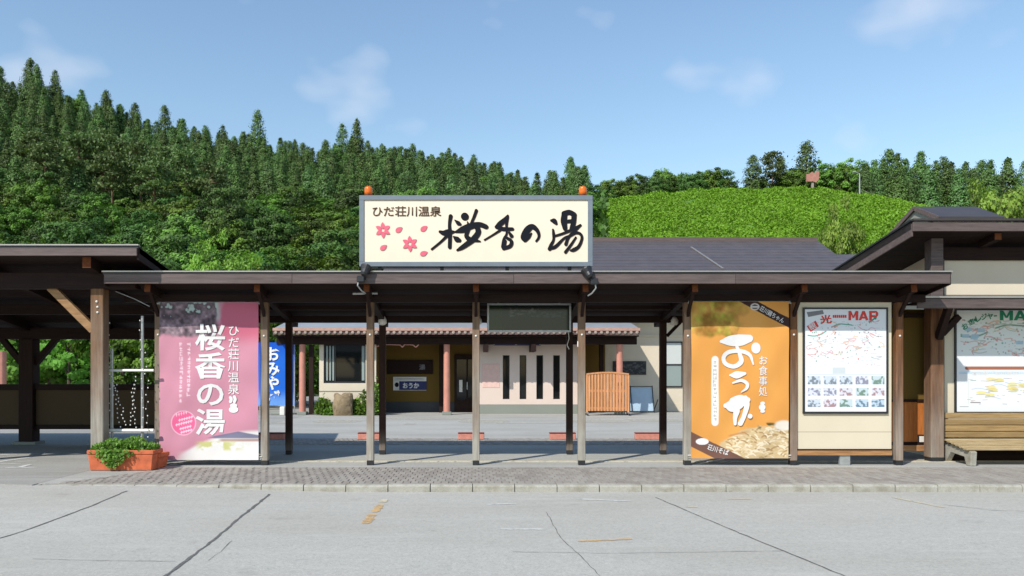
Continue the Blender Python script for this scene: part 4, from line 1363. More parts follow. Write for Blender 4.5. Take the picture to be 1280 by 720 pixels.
# ------------------------------------------------------------------ message board, rail lamp, loudspeaker
LY = 14.55
lb = empty('message_board', (WX(661, LY), LY, WZ(415, LY)), 'dark electronic message board in silver frame hanging under the canopy', 'display')
x0, x1, z0, z1 = WX(609, LY), WX(714, LY), WZ(415, LY), WZ(379, LY)
box('housing', M['black_metal'], lb, x0 + .01, x1 - .01, LY + .02, LY + .16, z0 + .01, z1 - .01)
for (a, b_, c_, d_) in ((x0, x1, z1 - .035, z1), (x0, x1, z0, z0 + .035), (x0, x0 + .035, z0 + .036, z1 - .036), (x1 - .035, x1, z0 + .036, z1 - .036)):
    box('frame', M['galv'], lb, a, b_, LY, LY + .17, c_, d_, .003)
P = Print(120, 44, (0.012, 0.018, 0.017))
nz = P.noise(26, 14, 3, 2)  # noise streaks that paint faint reflections into the dark screen
P.put(np.clip((nz - .5) * 5, 0, 1) * ((P.v > .1) & (P.v < .48) & (P.u > .26) & (P.u < .62)), (0.10, 0.11, 0.11), .8)
P.put(np.clip((nz - .45) * 5, 0, 1) * ((P.v > .25) & (P.v < .5) & (P.u > .5) & (P.u < .95)), (0.05, 0.06, 0.07), .7)
P.put(((P.u < .16) * 1.0), (0.012, 0.03, 0.012), .7)
t_ = m_print('display_glass', 0.12, 0.5)
P.sheet('screen', x0 + .035, x1 - .035, z0 + .035, z1 - .035, LY + .018, t_, lb)
for x in (x0 + .2, x1 - .2):
    MB().cyl((x, LY + .09, z1 - .01), (x, LY + .09, can_top(LY + .09) - .14), .018).build('hanger', M['galv'], lb)
sp = empty('horn_speaker', (1.82 - .10, 15.46, 2.05), 'small white horn speaker with cables beside the message board', 'speaker')
MB().lathe((1.74, 15.47, 2.46), (-.2, -1, -.1), [(0, .025), (.05, .035), (.11, .075), (.115, .07)], 12).build('horn', M['white'], sp, smooth=True)
MB().tube([(1.78, 15.49, 2.44), (1.80, 15.47, 2.25), (1.76, 15.46, 2.12), (1.80, 15.47, 2.04)], .009).build('cable', M['white'], sp)
MB().box(1.745, 1.80, 13.76, 13.80, 2.03, 2.13).build('junction_box', M['white'], sp, .006)
ll = empty('strip_lamp', (WX(456, 13.6), 13.6, 2.94), 'thin pale strip lamp under the canopy below the first floodlight', 'lamp')
MB().cyl((WX(441, 13.6), 13.6, WZ(367, 13.6)), (WX(472, 13.6), 13.6, WZ(366.5, 13.6)), .022).build('tube', M['galv'], ll)
MB().cyl((WX(456, 13.6), 13.6, WZ(366, 13.6)), (WX(456, 13.6), 13.6, can_top(13.6) - .14), .014).build('stem', M['black_metal'], ll)

# ------------------------------------------------------------------ printed banners and boards
BY = 13.70
def wave1(u, v): return 0.010 * np.sin(u * 9 + v * 4) * (0.3 + v) + 0.010 * np.sin(v * 17 + u * 5) + 0.004 * np.sin(u * 24 + v * 19) * np.clip(1.1 - u, 0, 1) + 0.003 * np.sin(v * 34 - u * 11)
def wave2(u, v): return 0.010 * np.sin(u * 7 + v * 6 + 2) * (0.3 + v) + 0.008 * np.sin(v * 13 + u * 8) + 0.003 * np.sin(u * 22 + v * 15) + 0.0025 * np.sin(v * 30 - u * 9)
def bframe(root, x0, x1, z0, z1):
    MB().cyl((x0 - .04, BY + .04, z1 + .004), (x1 + .04, BY + .04, z1 + .004), .012).build('top_pole', M['galv'], root)
    MB().cyl((x0 - .04, BY + .04, z0 + .01), (x1 + .04, BY + .04, z0 + .01), .014).build('bottom_pole', M['galv'], root)
    for x in (x0 - .02, x1 + .02):
        for z in (z0 + .05, z1 - .02):
            MB().cyl((x - .03, BY + .03, z), (x + .03, BY + .03, z), .008).build('tie', M['white'], root)
def glyphs(P, u0, v0, u1, v1, n, c, seed, a=1.0):
    """a column of tiny unreadable character-like marks"""
    r = random.Random(seed)
    ch = (v1 - v0) / n
    for k in range(n):
        for q in range(4):
            va = v0 + ch * (k + .12 + .66 * r.random()); ua = u0 + (u1 - u0) * r.uniform(0, .3)
            if r.random() < .6: P.line([(ua, va), (u1 - (u1 - u0) * r.uniform(0, .3), va)], .006, c, a)
            else:
                uu = u0 + (u1 - u0) * r.random(); P.line([(uu, v0 + ch * (k + .1)), (uu, v0 + ch * (k + .78))], .006, c, a)

# pink banner
x0, x1, z0, z1 = WX(199, BY), WX(323, BY), WZ(575, BY), WZ(378, BY)
bn = empty('hanging_banner', ((x0 + x1) / 2, BY, 0), 'tall pink banner with white characters and cherry tree picture hung between posts', 'banner', 'tall banners between the front posts')
P = Print(170, 270, S(226, 157, 176, .86))
ed = P.noise(5, 6, 8, 4)
P.put(P.noise(4, 3, 2, 3) > 2, (1, 1, 1))
tree_m = smooth((0.62 - P.u + (ed - .5) * .35) / .05) * smooth((0.225 - P.v + (ed - .5) * .10) / .02)
P.put(smooth((0.64 - P.u + (ed - .5) * .1) / .06) * smooth((0.13 - P.v) / .04), S(190, 206, 200))
nz = P.noise(22, 34, 5, 3)
blossom = np.stack([0.05 + 0.50 * nz ** 2, 0.035 + 0.36 * nz ** 2, 0.045 + 0.40 * nz ** 2], -1)
tm_ = tree_m * smooth((nz - .26 + (P.v - .10) * 2.0 + .12) / .12)
P.c = P.c * (1 - tm_[..., None]) + blossom * tm_[..., None]
P.put(smooth((P.u - .60 + (ed - .5) * .2) / .05) * smooth((.30 - P.v) / .12), S(206, 92, 118), .7)  # crimson tint puts the shaded look of the top right into the cloth
# photo of the bath house near the hem
pm_ = smooth((P.v - .80 - .12 * (1 - P.u) ** 2 * 2.0) / .03) * smooth((P.u - .30 + (P.v - .8) * .9) / .18)
P.put(pm_, S(244, 240, 236))
roof_m = smooth((P.v - (.815 + .12 * np.abs(P.u - .80))) / .006) * smooth((.865 - P.v) / .006) * smooth((P.u - .45) / .12)
P.put(roof_m, S(112, 112, 142), .9)
P.put(smooth((P.v - .862) / .006) * smooth((.885 - P.v) / .006) * smooth((P.u - .58) / .06), S(176, 130, 120), .8)
gn = P.noise(16, 30, 12, 3)
P.put(smooth((P.v - .872) / .02) * smooth((.955 - P.v) / .03) * smooth((P.u - .34) / .1) * smooth((.95 - P.u) / .3) * smooth((gn - .35) / .2), S(206, 204, 120), .9)
P.put(smooth((P.v - .93) / .03) * smooth((P.u - .12) / .35), S(246, 238, 232), .8)
P.disc(.245, .765, .125, S(246, 196, 214)); P.disc(.245, .765, .117, S(244, 120, 160)); P.disc(.245, .765, .112, S(242, 110, 154))
for k, (a, b, n_) in enumerate([(.17, .715, 5), (.20, .748, 6), (.17, .778, 7), (.21, .803, 5), (.22, .826, 5)]):
    r = random.Random(k)
    for q in range(n_):
        P.line([(a + q * .024, b - q * .004), (a + .014 + q * .024, b - .003 - q * .004)], .010 if k else .004, S(255, 226, 236))
        P.line([(a + .007 + q * .024, b - .008 - q * .004), (a + .006 + q * .024, b + .008 - q * .004)], .005, S(255, 226, 236))
for k, (u0, u1, v0, v1, n_) in enumerate([(.285, .315, .255, .60, 12), (.205, .235, .255, .64, 13)]):
    glyphs(P, u0, v0, u1, v1, n_, S(250, 222, 230), 30 + k, .9)
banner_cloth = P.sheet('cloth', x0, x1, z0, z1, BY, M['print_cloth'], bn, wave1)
yl = BY
def drape(o, wv, x0, x1, z0, z1, gap=.009):
    me = o.data; n = len(me.vertices); co = np.empty(n * 3, dtype=np.float32); me.vertices.foreach_get('co', co); co = co.reshape(-1, 3)
    wp = wloc(o); X = co[:, 0] + wp.x; Z = co[:, 2] + wp.z
    co[:, 1] = co[:, 1] + (wv((X - x0) / (x1 - x0), (z1 - Z) / (z1 - z0)) - gap)
    me.vertices.foreach_set('co', co.ravel()); me.update()
def bx(px, py): return WX(px, BY), WZ(py, BY)
lettering('桜香の湯', (WX(244, BY), WX(282, BY), WZ(544, BY), WZ(405, BY)), yl, M['white_print'], bn, True, .020, line=1.02)
lettering('ひだ荘川温泉', (WX(285, BY), WX(299, BY), WZ(493, BY), WZ(408, BY)), yl, M['white_print'], bn, True, .008, line=1.05)
brush([[(292, 512, 6, 4)], [(292, 507, 4.5, 3)], [(288, 502, 1.5), (289, 499, 1.5), (288, 497, 1)], [(293, 502, 1.5), (294, 499, 1.5), (293, 496, 1)]], lambda u, v: (WX(u, BY), WZ(v, BY), BY / F), yl, M['white_print'], bn, 'steam_mark')
for ch in bn.children:
    if ch.name.split('.')[0] in ('lettering', 'steam_mark'): drape(ch, wave1, x0, x1, z0, z1)
bframe(bn, x0, x1, z0, z1)

# orange banner
x0, x1, z0, z1 = WX(864, BY), WX(986, BY), WZ(573, BY), WZ(377, BY)
bo = empty('hanging_banner', ((x0 + x1) / 2, BY, 0), 'tall orange banner with big white brush characters and noodle picture', 'banner', 'tall banners between the front posts')
P = Print(170, 270, S(240, 168, 86, .92))
food = smooth((.53 - P.u + (P.noise(7, 9, 3, 3) - .5) * .35) / .05) * smooth((.245 - P.v + (P.noise(7, 9, 4, 3) - .5) * .10) / .03)
n1, n2 = P.noise(12, 18, 21, 3), P.noise(14, 22, 22, 3)
fc = np.stack([0.16 + .75 * n1 * n2 + .22 * n1, 0.09 + .55 * n2 * n2 + .1 * n1, 0.015 + .16 * n1 * n2], -1)
P.c = P.c * (1 - food[..., None]) + fc * food[..., None]
P.put(smooth((P.noise(3, 2, 6, 2) - .5) / .3), S(246, 184, 100), .5)
# bowl of noodles
dist = np.hypot((P.u - .84) / .62, (P.v - 1.0) / .215)
nb_ = smooth((1 - dist + (P.noise(9, 14, 9, 3) - .5) * .18) / .06)
P.put(nb_, S(214, 186, 140))
r = random.Random(5)
for k in range(230):
    u = r.uniform(.36, 1.0); v = r.uniform(.80, 1.0)
    if math.hypot((u - .84) / .58, (v - 1.0) / .20) < 1:
        a = r.uniform(-.9, .9); L = r.uniform(.04, .09)
        P.curve([(u, v), (u + L * .5 * math.cos(a), v + L * .25 * math.sin(a) - .004), (u + L * math.cos(a), v + L * .5 * math.sin(a))], .013, S(*r.choice([(246, 230, 200), (236, 214, 176), (222, 196, 150), (176, 142, 96)])))
P.put(smooth((1 - np.hypot((P.u - .80) / .14, (P.v - .80) / .035)) / .4) * smooth((P.noise(20, 30, 31, 2) - .35) / .2), S(86, 84, 50))
P.put(smooth((1 - np.hypot((P.u - .95) / .12, (P.v - .79) / .04)) / .4), S(246, 238, 224), .9)
P.put(smooth((.012 - np.abs(P.v - (.86 - .14 * (P.u - .36)))) / .01) * smooth((P.u - .36) / .05) * smooth((.62 - P.u) / .1), S(196, 140, 90), .8)
# diagonal brown ribbons
P.put(((P.v > .83 + .31 * P.u) & (P.v < .925 + .31 * P.u)) * 1.0, S(122, 88, 76))
P.put((P.v < .005 + .33 * (P.u - .508)) * (P.v > .005 + .33 * (P.u - .70)) * 1.0, S(70, 50, 48))
# long white capsule
cu, cw = .245, .042
P.put(smooth((cw - np.hypot(P.u - cu, np.maximum(np.maximum(.37 - P.v, P.v - .77), 0) * P.asp)) * 170 / 2), S(250, 246, 240))
glyphs(P, .228, .38, .262, .765, 16, S(170, 164, 160), 77, .8)
P.disc(.14, .795, .0, S(250, 250, 248))
P.put(smooth((1 - np.hypot((P.u - .115) / .07, (P.v - .893) / .022)) * 8), S(250, 246, 244))
P.put(smooth((1 - np.hypot((P.u - .653) / .05, (P.v - .033) / .024)) * 8), S(220, 214, 210))
P.put(smooth((1 - np.hypot((P.u - .653) / .036, (P.v - .033) / .016)) * 8) * (np.abs(P.v - .033) > .006), S(80, 60, 58))
P.sheet('cloth', x0, x1, z0, z1, BY, M['print_cloth'], bo, wave2)
def ca(u, v): return WX(862 + u / 6.859, BY), WZ(375 + v / 6.859, BY), BY / F / 6.859
def cb(u, v): return WX(862 + u / 6.547, BY), WZ(470 + v / 6.547, BY), BY / F / 6.547
brush([[(268, 356, 26), (340, 350, 84), (430, 345, 100), (512, 330, 66)], [(568, 412, 40, 48)],
       [(405, 398, 26), (432, 470, 32), (440, 530, 42), (380, 570, 36), (308, 545, 36), (292, 490, 36), (335, 447, 36), (430, 437, 36), (512, 470, 30), (545, 552, 12)],
       [(346, 645, 16), (400, 642, 62), (472, 630, 26)]], ca, yl, M['white_print'], bo, 'brush_character')
brush([[(352, 56, 14), (420, 36, 26), (466, 62, 28), (462, 100, 24), (420, 132, 8)],
       [(292, 242, 40), (345, 240, 112), (415, 205, 104), (472, 195, 44)], [(452, 178, 40), (466, 235, 44), (440, 330, 36), (412, 388, 40)],
       [(382, 285, 54), (370, 340, 36), (370, 392, 24)], [(490, 328, 20, 20)]], cb, yl - .008, M['white_print'], bo, 'brush_character')
lettering('お食事処', (WX(948, BY), WX(959, BY), WZ(495, BY), WZ(445, BY)), yl, M['white_print'], bo, True, .006, line=1.03)
brush([[(953, 504, 3, 2.2)], [(952.5, 509, 4.2, 4)], [(953, 514, 3, 2)]], lambda u, v: (WX(u, BY), WZ(v, BY), BY / F), yl, M['white_print'], bo, 'bowl_mark')
lettering('荘川そば', (WX(884, BY), WX(911, BY), WZ(566, BY), WZ(558.5, BY)), yl, M['white_print'], bo, False, .012, rot=math.radians(-17))
lettering('荘川鶏ちゃん', (WX(948, BY), WX(982, BY), WZ(396.5, BY), WZ(389.5, BY)), yl, M['white_print'], bo, False, .010, rot=math.radians(-29))
for ch in bo.children:
    if ch.name.split('.')[0] in ('lettering', 'brush_character', 'bowl_mark'): drape(ch, wave2, x0, x1, z0, z1)
bframe(bo, x0, x1, z0, z1)

# first map on its cream board
mbd = empty('map_board', (WX(1054, 13.8), 13.8, 0), 'cream board with red titled sightseeing map in black frame', 'notice board', 'boards with maps')
MY = 13.80
x0, x1 = WX(995, MY), WX(1113.5, MY)
box('board', M['cream_board'], mbd, x0, x1, MY - .02, MY + .02, WZ(561, MY), WZ(375, MY))
box('board_joint', M['brown_print'], mbd, x0 + .001, x1 - .001, MY - .0208, MY + .01, WZ(540, MY), WZ(539.6, MY))
box('bottom_rail', M['rail_wood'], mbd, x0, x1, MY - .05, MY + .05, WZ(569, MY), WZ(563, MY), .005)
box('bottom_lip', M['dark_wood_x'], mbd, x0, x1, MY - .04, MY + .04, WZ(563, MY) + .001, WZ(561, MY) - .001)
box('foot', M['galv'], mbd, WX(1049, MY), WX(1062, MY), MY - .02, MY + .03, 0, WZ(569, MY) - .001)
def map_frame(root, px0, px1, py0, py1, Y, name):
    a, b_, c_, d_ = WX(px0, Y), WX(px1, Y), WZ(py1, Y), WZ(py0, Y)
    t = .03
    for (p, q, r_, s_) in ((a, b_, d_ - t, d_), (a, b_, c_, c_ + t * 1.2), (a, a + t, c_ + t * 1.2, d_ - t), (b_ - t, b_, c_ + t * 1.2, d_ - t)):
        box('frame', M['black_metal'], root, p, q, Y - .035, Y - .001, r_, s_)
    return a + t, b_ - t, c_ + t * 1.2, d_ - t
def block_map(rect, y, mat, root):
    x0, x1, z0, z1 = rect
    w, h = (x1 - x0) / 3, z1 - z0
    shapes = [[[(0, 0), (.26, 0), (.26, 1), (0, 1)], [(.70, 0), (.96, 0), (.96, 1), (.70, 1)], [(.10, 1), (.26, 1), (.56, .25), (.40, .25)], [(.70, 1), (.86, 1), (.56, .25), (.40, .25)]],
              [[(0, 0), (.26, 0), (.60, 1), (.36, 1)], [(.70, 0), (.96, 0), (.60, 1), (.36, 1)], [(.22, .18), (.74, .18), (.68, .38), (.28, .38)]],
              [[(.04, 0), (.30, 0), (.30, 1), (.04, 1)], [(.25, .78), (.62, .78), (.72, 1), (.25, 1)], [(.25, .32), (.72, .32), (.62, .54), (.25, .54)], [(.60, .34), (.74, .32), (.92, .52), (.92, .80), (.74, 1), (.60, .99), (.68, .8), (.68, .52)]]]
    for k, sh in enumerate(shapes):
        m = MB()
        for q, pl_ in enumerate(sh):
            m.sheet([(x0 + k * w + u * w, y - .0006 * q, z0 + v * h) for u, v in pl_])
        m.build('lettering', mat, root, fix=False)
def map_art(P, seed, busy):
    r = random.Random(seed)
    grn = S(60, 170, 140) if not busy else S(20, 130, 96)
    P.curve([(.33, .175), (.42, .145), (.52, .15), (.58, .155)], .013, grn)
    for k in range(10):
        u = .60 + k * .022; P.disc(u, .157 - .0035 * k * k * .25, .004, grn)
    P.curve([(.80, .122), (.87, .085)], .018, S(16, 140, 110)); P.line([(.85, .082), (.88, .078), (.87, .098)], .012, S(16, 140, 110))
    P.curve([(.04, .255), (.12, .262), (.20, .245), (.26, .215)], .013, grn)
    cs = [(224, 130, 120), (230, 160, 110), (214, 120, 130), (170, 172, 168), (230, 180, 110)]
    n = 26 if not busy else 40
    for k in range(n):
        u, v = r.uniform(.05, .95), r.uniform(.1, .5 if not busy else .42)
        p = [(u, v)]
        for q in range(4):
            u += r.uniform(-.08, .08); v += r.uniform(-.035, .035); p.append((min(max(u, .03), .97), min(max(v, .09), .54)))
        P.curve(p, .0065, S(*r.choice(cs)), .9)
    for k in range(110):
        u, v = r.uniform(.04, .96), r.uniform(.09, .56 if not busy else .44)
        P.disc(u, v, r.uniform(.003, .009), S(*r.choice([(90, 150, 110), (60, 160, 130), (150, 120, 120), (120, 120, 130), (220, 120, 110)])), .9)
    for k in range(60):
        u, v = r.uniform(.04, .9), r.uniform(.09, .56 if not busy else .44)
        P.line([(u, v), (u + r.uniform(.015, .05), v)], .004, S(170, 170, 176), .8)
a, b_, c_, d_ = map_frame(mbd, 1003, 1109, 384.5, 517, MY - .02, 'm')
P = Print(210, 262, S(246, 248, 250, .95))
map_art(P, 3, False)
# small photographs, one grey-blue picture each
r = random.Random(2)
for row in range(3):
    for c in range(5):
        u0, v0 = .035 + c * .196, .655 + row * .112
        pal = r.choice([((120, 130, 140), (214, 224, 236)), ((110, 140, 120), (206, 222, 226)), ((140, 140, 160), (226, 228, 240)), ((100, 130, 150), (200, 218, 232)), ((170, 130, 130), (226, 226, 236))])
        nz = P.noise(40, 50, 40 + row * 5 + c, 2)
        m = ((P.u > u0) & (P.u < u0 + .158) & (P.v > v0) & (P.v < v0 + .078)) * 1.0
        P.put(m, S(*pal[1])); P.put(m * smooth((nz - .48 + (P.v - v0 - .035) * 3) / .14), S(*pal[0]), .9)
P.put(((P.u > .34) & (P.u < .50) & (P.v > .57) & (P.v < .63)) * 1.0, S(214, 222, 224))
P.rect(.035, .635, .96, .638, S(190, 200, 205))
P.sheet('map_sheet', a, b_, c_, d_, MY - .045, M['print'], mbd)
ty = MY - .049
def mr(px0, px1, py0, py1): return (WX(px0, MY), WX(px1, MY), WZ(py1, MY), WZ(py0, MY))
block_map((WX(1059, MY), WX(1097, MY), WZ(400.5, MY), WZ(389, MY)), ty, M['red_print'], mbd)
lettering('光', mr(1023.5, 1038, 394, 405), ty, M['red_print'], mbd, False, .03, rot=.08)
MB().poly([(WX(u, MY), ty + .001, WZ(v, MY)) for u, v in ((1007, 408), (1018, 401), (1022, 408), (1012, 415))], (0, -.001, 0)).build('title_block', M['red_print'], mbd)
lettering('観', (WX(1009.5, MY), WX(1018.5, MY), WZ(412, MY), WZ(404, MY)), ty - .001, M['white_print'], mbd, False, .01, rot=.45)
MB().poly([(WX(u, MY), ty + .001, WZ(v, MY)) for u, v in ((1007, 390.5), (1027, 388), (1028.5, 392.5), (1009, 396.5))], (0, -.001, 0)).build('title_tab', M['grey_print'], mbd)
for k in range(7):
    MB().poly([(WX(1039.5 + k * 2.5 + q, MY), ty, WZ(v, MY)) for q, v in ((0, 397.5), (1.9, 397.5), (1.9, 394), (0, 394))], (0, -.001, 0)).build('title_mark', M['red_print'], mbd)

# second map on the annexe wall
m2 = empty('wall_map', (WX(1250, 14.5), 14.5, 1.2), 'green titled map in black frame on the wall above the bench', 'notice board', 'boards with maps')
WY = AWY + .018
a, b_, c_, d_ = map_frame(m2, 1192.5, 1345, 386, 517, WY, 'm')
P = Print(300, 262, S(246, 248, 248, .95))
map_art(P, 8, True)
for (u, v) in ((.07, .17), (.13, .235), (.05, .235), (.18, .18), (.12, .25), (.5, .3), (.58, .33), (.72, .2), (.8, .28)):
    P.rect(u, v, u + .06, v + .035, S(150, 190, 220), .9)
P.rect(0, .0, 1, .44, S(226, 240, 220), .25)
P.put(smooth((.016 - np.hypot(np.maximum(.085 - P.u, 0), (P.v - .57) * P.asp)) * 300) * 1.0 * (P.u < .97), S(172, 108, 84))
for k in range(14):
    r = random.Random(k)
    u, v = r.uniform(.1, .9), r.uniform(.66, .84)
    P.put(smooth((1 - np.hypot((P.u - u) / .05, (P.v - v) / .02)) * 3), S(*r.choice([(240, 226, 130), (238, 220, 150), (232, 214, 120)])), .85)
    P.line([(u - .04, v + .02), (u + .04, v + .016)], .004, S(150, 140, 150))
r = random.Random(91)
for k in range(46):
    u, v = r.uniform(.05, .95), r.uniform(.645, .93)
    P.line([(u, v), (u + r.uniform(.012, .05), v + r.uniform(-.003, .003))], .004, S(*r.choice([(150, 150, 160), (190, 160, 160), (150, 180, 160), (130, 140, 170)])), .9)
for k in range(10):
    u, v = r.uniform(.1, .9), r.uniform(.66, .88); P.curve([(u, v), (u + .06, v + r.uniform(-.02, .02)), (u + .13, v + r.uniform(-.02, .02))], .005, S(*r.choice([(190, 210, 190), (214, 196, 170), (180, 200, 220)])))
P.rect(.02, .605, .98, .632, S(206, 228, 240), .8)
P.line([(.03, .62), (.97, .62)], .004, S(180, 210, 230)); P.line([(.10, .70), (.10, .92)], .003, S(206, 214, 206)); P.line([(.03, .95), (.10, .95)], .006, S(170, 170, 170))
P.line([(.12, .91), (.20, .91)], .008, S(130, 120, 120))
P.sheet('map_sheet', a, b_, c_, d_, WY - .025, M['print'], m2)
ty = WY - .029
def nr(px0, px1, py0, py1): return (WX(px0, WY), WX(px1, WY), WZ(py1, WY), WZ(py0, WY))
block_map((WX(1248.5, WY), WX(1300, WY), WZ(400.5, WY), WZ(388.5, WY)), ty, M['green_print'], m2)
for ch, px, py, ro in (('お', 1205, 408, .5), ('店', 1213, 402.5, .45), ('・', 1218, 400, .3), ('レ', 1222, 398.5, .3), ('ジ', 1229, 396, .2), ('ャ', 1236.5, 395.5, .1), ('ー', 1243, 395, .05)):
    s = 7.5 if ch not in '・ー' else 4
    lettering(ch, (WX(px - s / 2, WY), WX(px + s / 2, WY), WZ(py + (s / 2 if ch != 'ー' else .8), WY), WZ(py - (s / 2 if ch != 'ー' else .8), WY)), ty, M['green_print'], m2, False, .03, rot=ro)
lettering('道の駅「桜の郷荘川」案内', nr(1213, 1300, 464, 469), ty, M['white_print'], m2, False, .012)

# ------------------------------------------------------------------ planters, trellis, string lights
def planter(name, x0, x1, y0, y1, h, label, group):
    p = empty(name, ((x0 + x1) / 2, (y0 + y1) / 2, 0), label, 'planter', group)
    t = 0.045
    MB().quad8([(x0 + t, y0 + t * .6, 0), (x1 - t, y0 + t * .6, 0), (x1 - t, y1 - t * .6, 0), (x0 + t, y1 - t * .6, 0),
                (x0 + .015, y0 + .01, h - .07), (x1 - .015, y0 + .01, h - .07), (x1 - .015, y1 - .01, h - .07), (x0 + .015, y1 - .01, h - .07)]).build('trough', M['terracotta'], p, 0.01)
    for (a, b, c, d) in ((x0, x1, y0, y0 + .04), (x0, x1, y1 - .04, y1), (x0, x0 + .04, y0 + .041, y1 - .041), (x1 - .04, x1, y0 + .041, y1 - .041)):
        box('rim', M['terracotta'], p, a, b, c, d, h - .069, h, 0.012)
    box('soil', M['potsoil'], p, x0 + .041, x1 - .041, y0 + .041, y1 - .041, h - .0695, h - .03)
    return p
py_ = 12.96
planter('terracotta_planter', WX(108, py_), WX(192, py_), py_, py_ + .40, .33, 'rectangular terracotta planter with trailing green plant', 'terracotta planters')
planter('terracotta_planter', WX(182, 13.3), WX(203, 13.3), 13.18, 13.62, .25, 'smaller terracotta planter mostly hidden behind the planted one', 'terracotta planters')
rs = np.random.RandomState(3)
n = 1500
px_ = rs.uniform(0, 1, n)
bx0, bx1 = WX(112, py_), WX(190, py_)
hh = .10 + .16 * np.exp(-((px_ - .45) / .4) ** 2)
c = np.stack([bx0 + (bx1 - bx0) * px_, py_ + .03 + rs.rand(n) * .34, .30 + rs.rand(n) ** .8 * hh * (0.6 + .5 * vnoise(px_ * 11, px_ * 3 + 4))], 1)
n2 = 520                                                     # trailing stems over the rim
q = rs.rand(n2); cx = bx0 + (bx1 - bx0) * np.clip(rs.normal(.36, .13, n2) + q * .06, 0.04, .8)
c2 = np.stack([cx, py_ - .02 - rs.rand(n2) * .07, .34 - q ** 1.3 * .30 * np.clip(1.1 - np.abs((cx - bx0) / (bx1 - bx0) - .38) * 2.6, .12, 1)], 1)
v, f, t = leaf_cards(rs, np.concatenate([c, c2]), np.full(n + n2, .042), 0.45, 1.35)
pl = leaf_obj('trailing_plant', v, f, t, M['planter_leaf'], origin=(WX(150, py_), py_ + .2, .3))
tag(pl, 'leafy green plant spilling over the front of the terracotta planter', 'plant')
mbs = MB()
for k in range(40):
    a = Vector((rs.uniform(bx0 + .05, bx1 - .05), py_ + rs.uniform(.08, .3), .28)); mbs.cyl(a, a + Vector((rs.uniform(-.1, .1), rs.uniform(-.15, .05), rs.uniform(.08, .2))), .004, .002, 4)
mbs.build('stems', M['planter_leaf'], pl, fix=False)

tr = empty('pipe_trellis', (-5.85, 13.6, 0), 'thin pipe trellis between the big shelter post and pink banner', 'trellis')
TY = 13.6
for (pxa, ya, yb) in ((140, 436, 582), (178, 395, 582)):
    MB().cyl((WX(pxa, TY), TY, 0.0), (WX(pxa, TY), TY, WZ(ya, TY)), .024, .024, 10).build('upright', M['galv'], tr)
for yy in (463, 538):
    MB().cyl((WX(130, TY), TY - .03, WZ(yy, TY)), (WX(193, TY), TY - .03, WZ(yy, TY)), .022 if yy == 463 else .03, None, 8).build('cross_bar', M['white'], tr)
MB().tube([(WX(148, TY), TY - .1, WZ(365, TY)), (WX(170, TY), TY - .06, WZ(374, TY)), (WX(187, TY), TY, WZ(383, TY))], .008).build('stay_wire', M['galv'], tr)
sl = empty('string_lights', (-5.9, 13.58, 1.0), 'strings of tiny pale bulbs hanging round the pipe trellis', 'string lights')
wire, bulbs = MB(), MB()
for k, (pa, ya, pb, yb) in enumerate([(137, 440, 137, 548), (143, 470, 152, 538), (146, 480, 158, 530), (176, 400, 180, 545), (172, 470, 163, 530), (184, 440, 186, 545), (168, 480, 170, 538), (138, 400, 137, 436)]):
    r = random.Random(k)
    P_ = [(WX(pa + (pb - pa) * q / 12 + r.uniform(-1.2, 1.2), TY), TY - .04 + r.uniform(-.02, .02), WZ(ya + (yb - ya) * q / 12, TY)) for q in range(13)]
    wire.tube(P_, .003, 4)
    for p in P_:
        bulbs.lathe((p[0] + r.uniform(-.02, .02), p[1] - .01, p[2]), (0, 0, -1), [(0, .005), (.008, .011), (.02, .009), (.026, .002)], 6)
wire.build('wire', M['black_metal'], sl, fix=False)['kind'] = 'stuff'
bulbs.build('bulbs', M['white'], sl, fix=False)['kind'] = 'stuff'

# ------------------------------------------------------------------ low red blocks on the far paver band
for k, (px, lab) in enumerate([(340, 'low red block lying in the shade behind the pink banner'), (464, 'low red block behind the third front post'), (589, 'low red block behind the middle front post'),
                               (703, 'low red block between the message board post and middle post'), (810, 'low red block nearest the orange banner')]):
    Y = 19.0; x = WX(px, Y)
    b = empty('wheel_stop', (x, Y, 0), lab, 'block', 'low red blocks on the paver band')
    MB().box(x - .31, x + .31, Y - .09, Y + .09, 0.004, .135).build('body', M['stop'], b, .012)
    MB().box(x - .312, x + .312, Y - .092, Y + .092, .136, .165).build('cap', M['stop_top'], b, .008)

# ------------------------------------------------------------------ main bath house
bath = empty('bath_house', (5, 33, 0), 'long cream bath house with dark roof, porch columns and slit windows behind canopy', 'building')
# main roof, built of lapped courses
ridge_y, ridge_z, eave_y, eave_z = 40.0, WZ(300, 40.0), 31.5, 4.15
RX0, RX1 = WX(492, ridge_y), WX(1020, ridge_y)
ncs = 22
rf = empty('roof', (0, 0, 0)); rf.parent = bath; rf.location = -wloc(bath)
for k in range(ncs):
    t0, t1 = k / ncs, (k + 1.15) / ncs
    y0, y1 = eave_y + (ridge_y - eave_y) * t0, eave_y + (ridge_y - eave_y) * min(t1, 1)
    z0, z1 = eave_z + (ridge_z - eave_z) * t0, eave_z + (ridge_z - eave_z) * min(t1, 1)
    MB().slab(RX0, RX1, y0, y1, z0 + .03, z1 + .004, .03).build('roof_course', M['bath_roof'], rf)
MB().slab(RX0, RX1, ridge_y, 48, ridge_z + .02, 4.2, .1).build('rear_slope', M['roofmetal'], rf)
box('ridge_cap', M['fascia'], rf, RX0 - .1, RX1, ridge_y - .25, ridge_y + .25, ridge_z - .12, ridge_z + .10)
box('ridge_shadow_strip', M['black_metal'], rf, RX0 - .05, RX1 - .03, ridge_y - .30, ridge_y + .2, ridge_z - .30, ridge_z - .125)  # solid black strip drawn as the shadow under the ridge cap
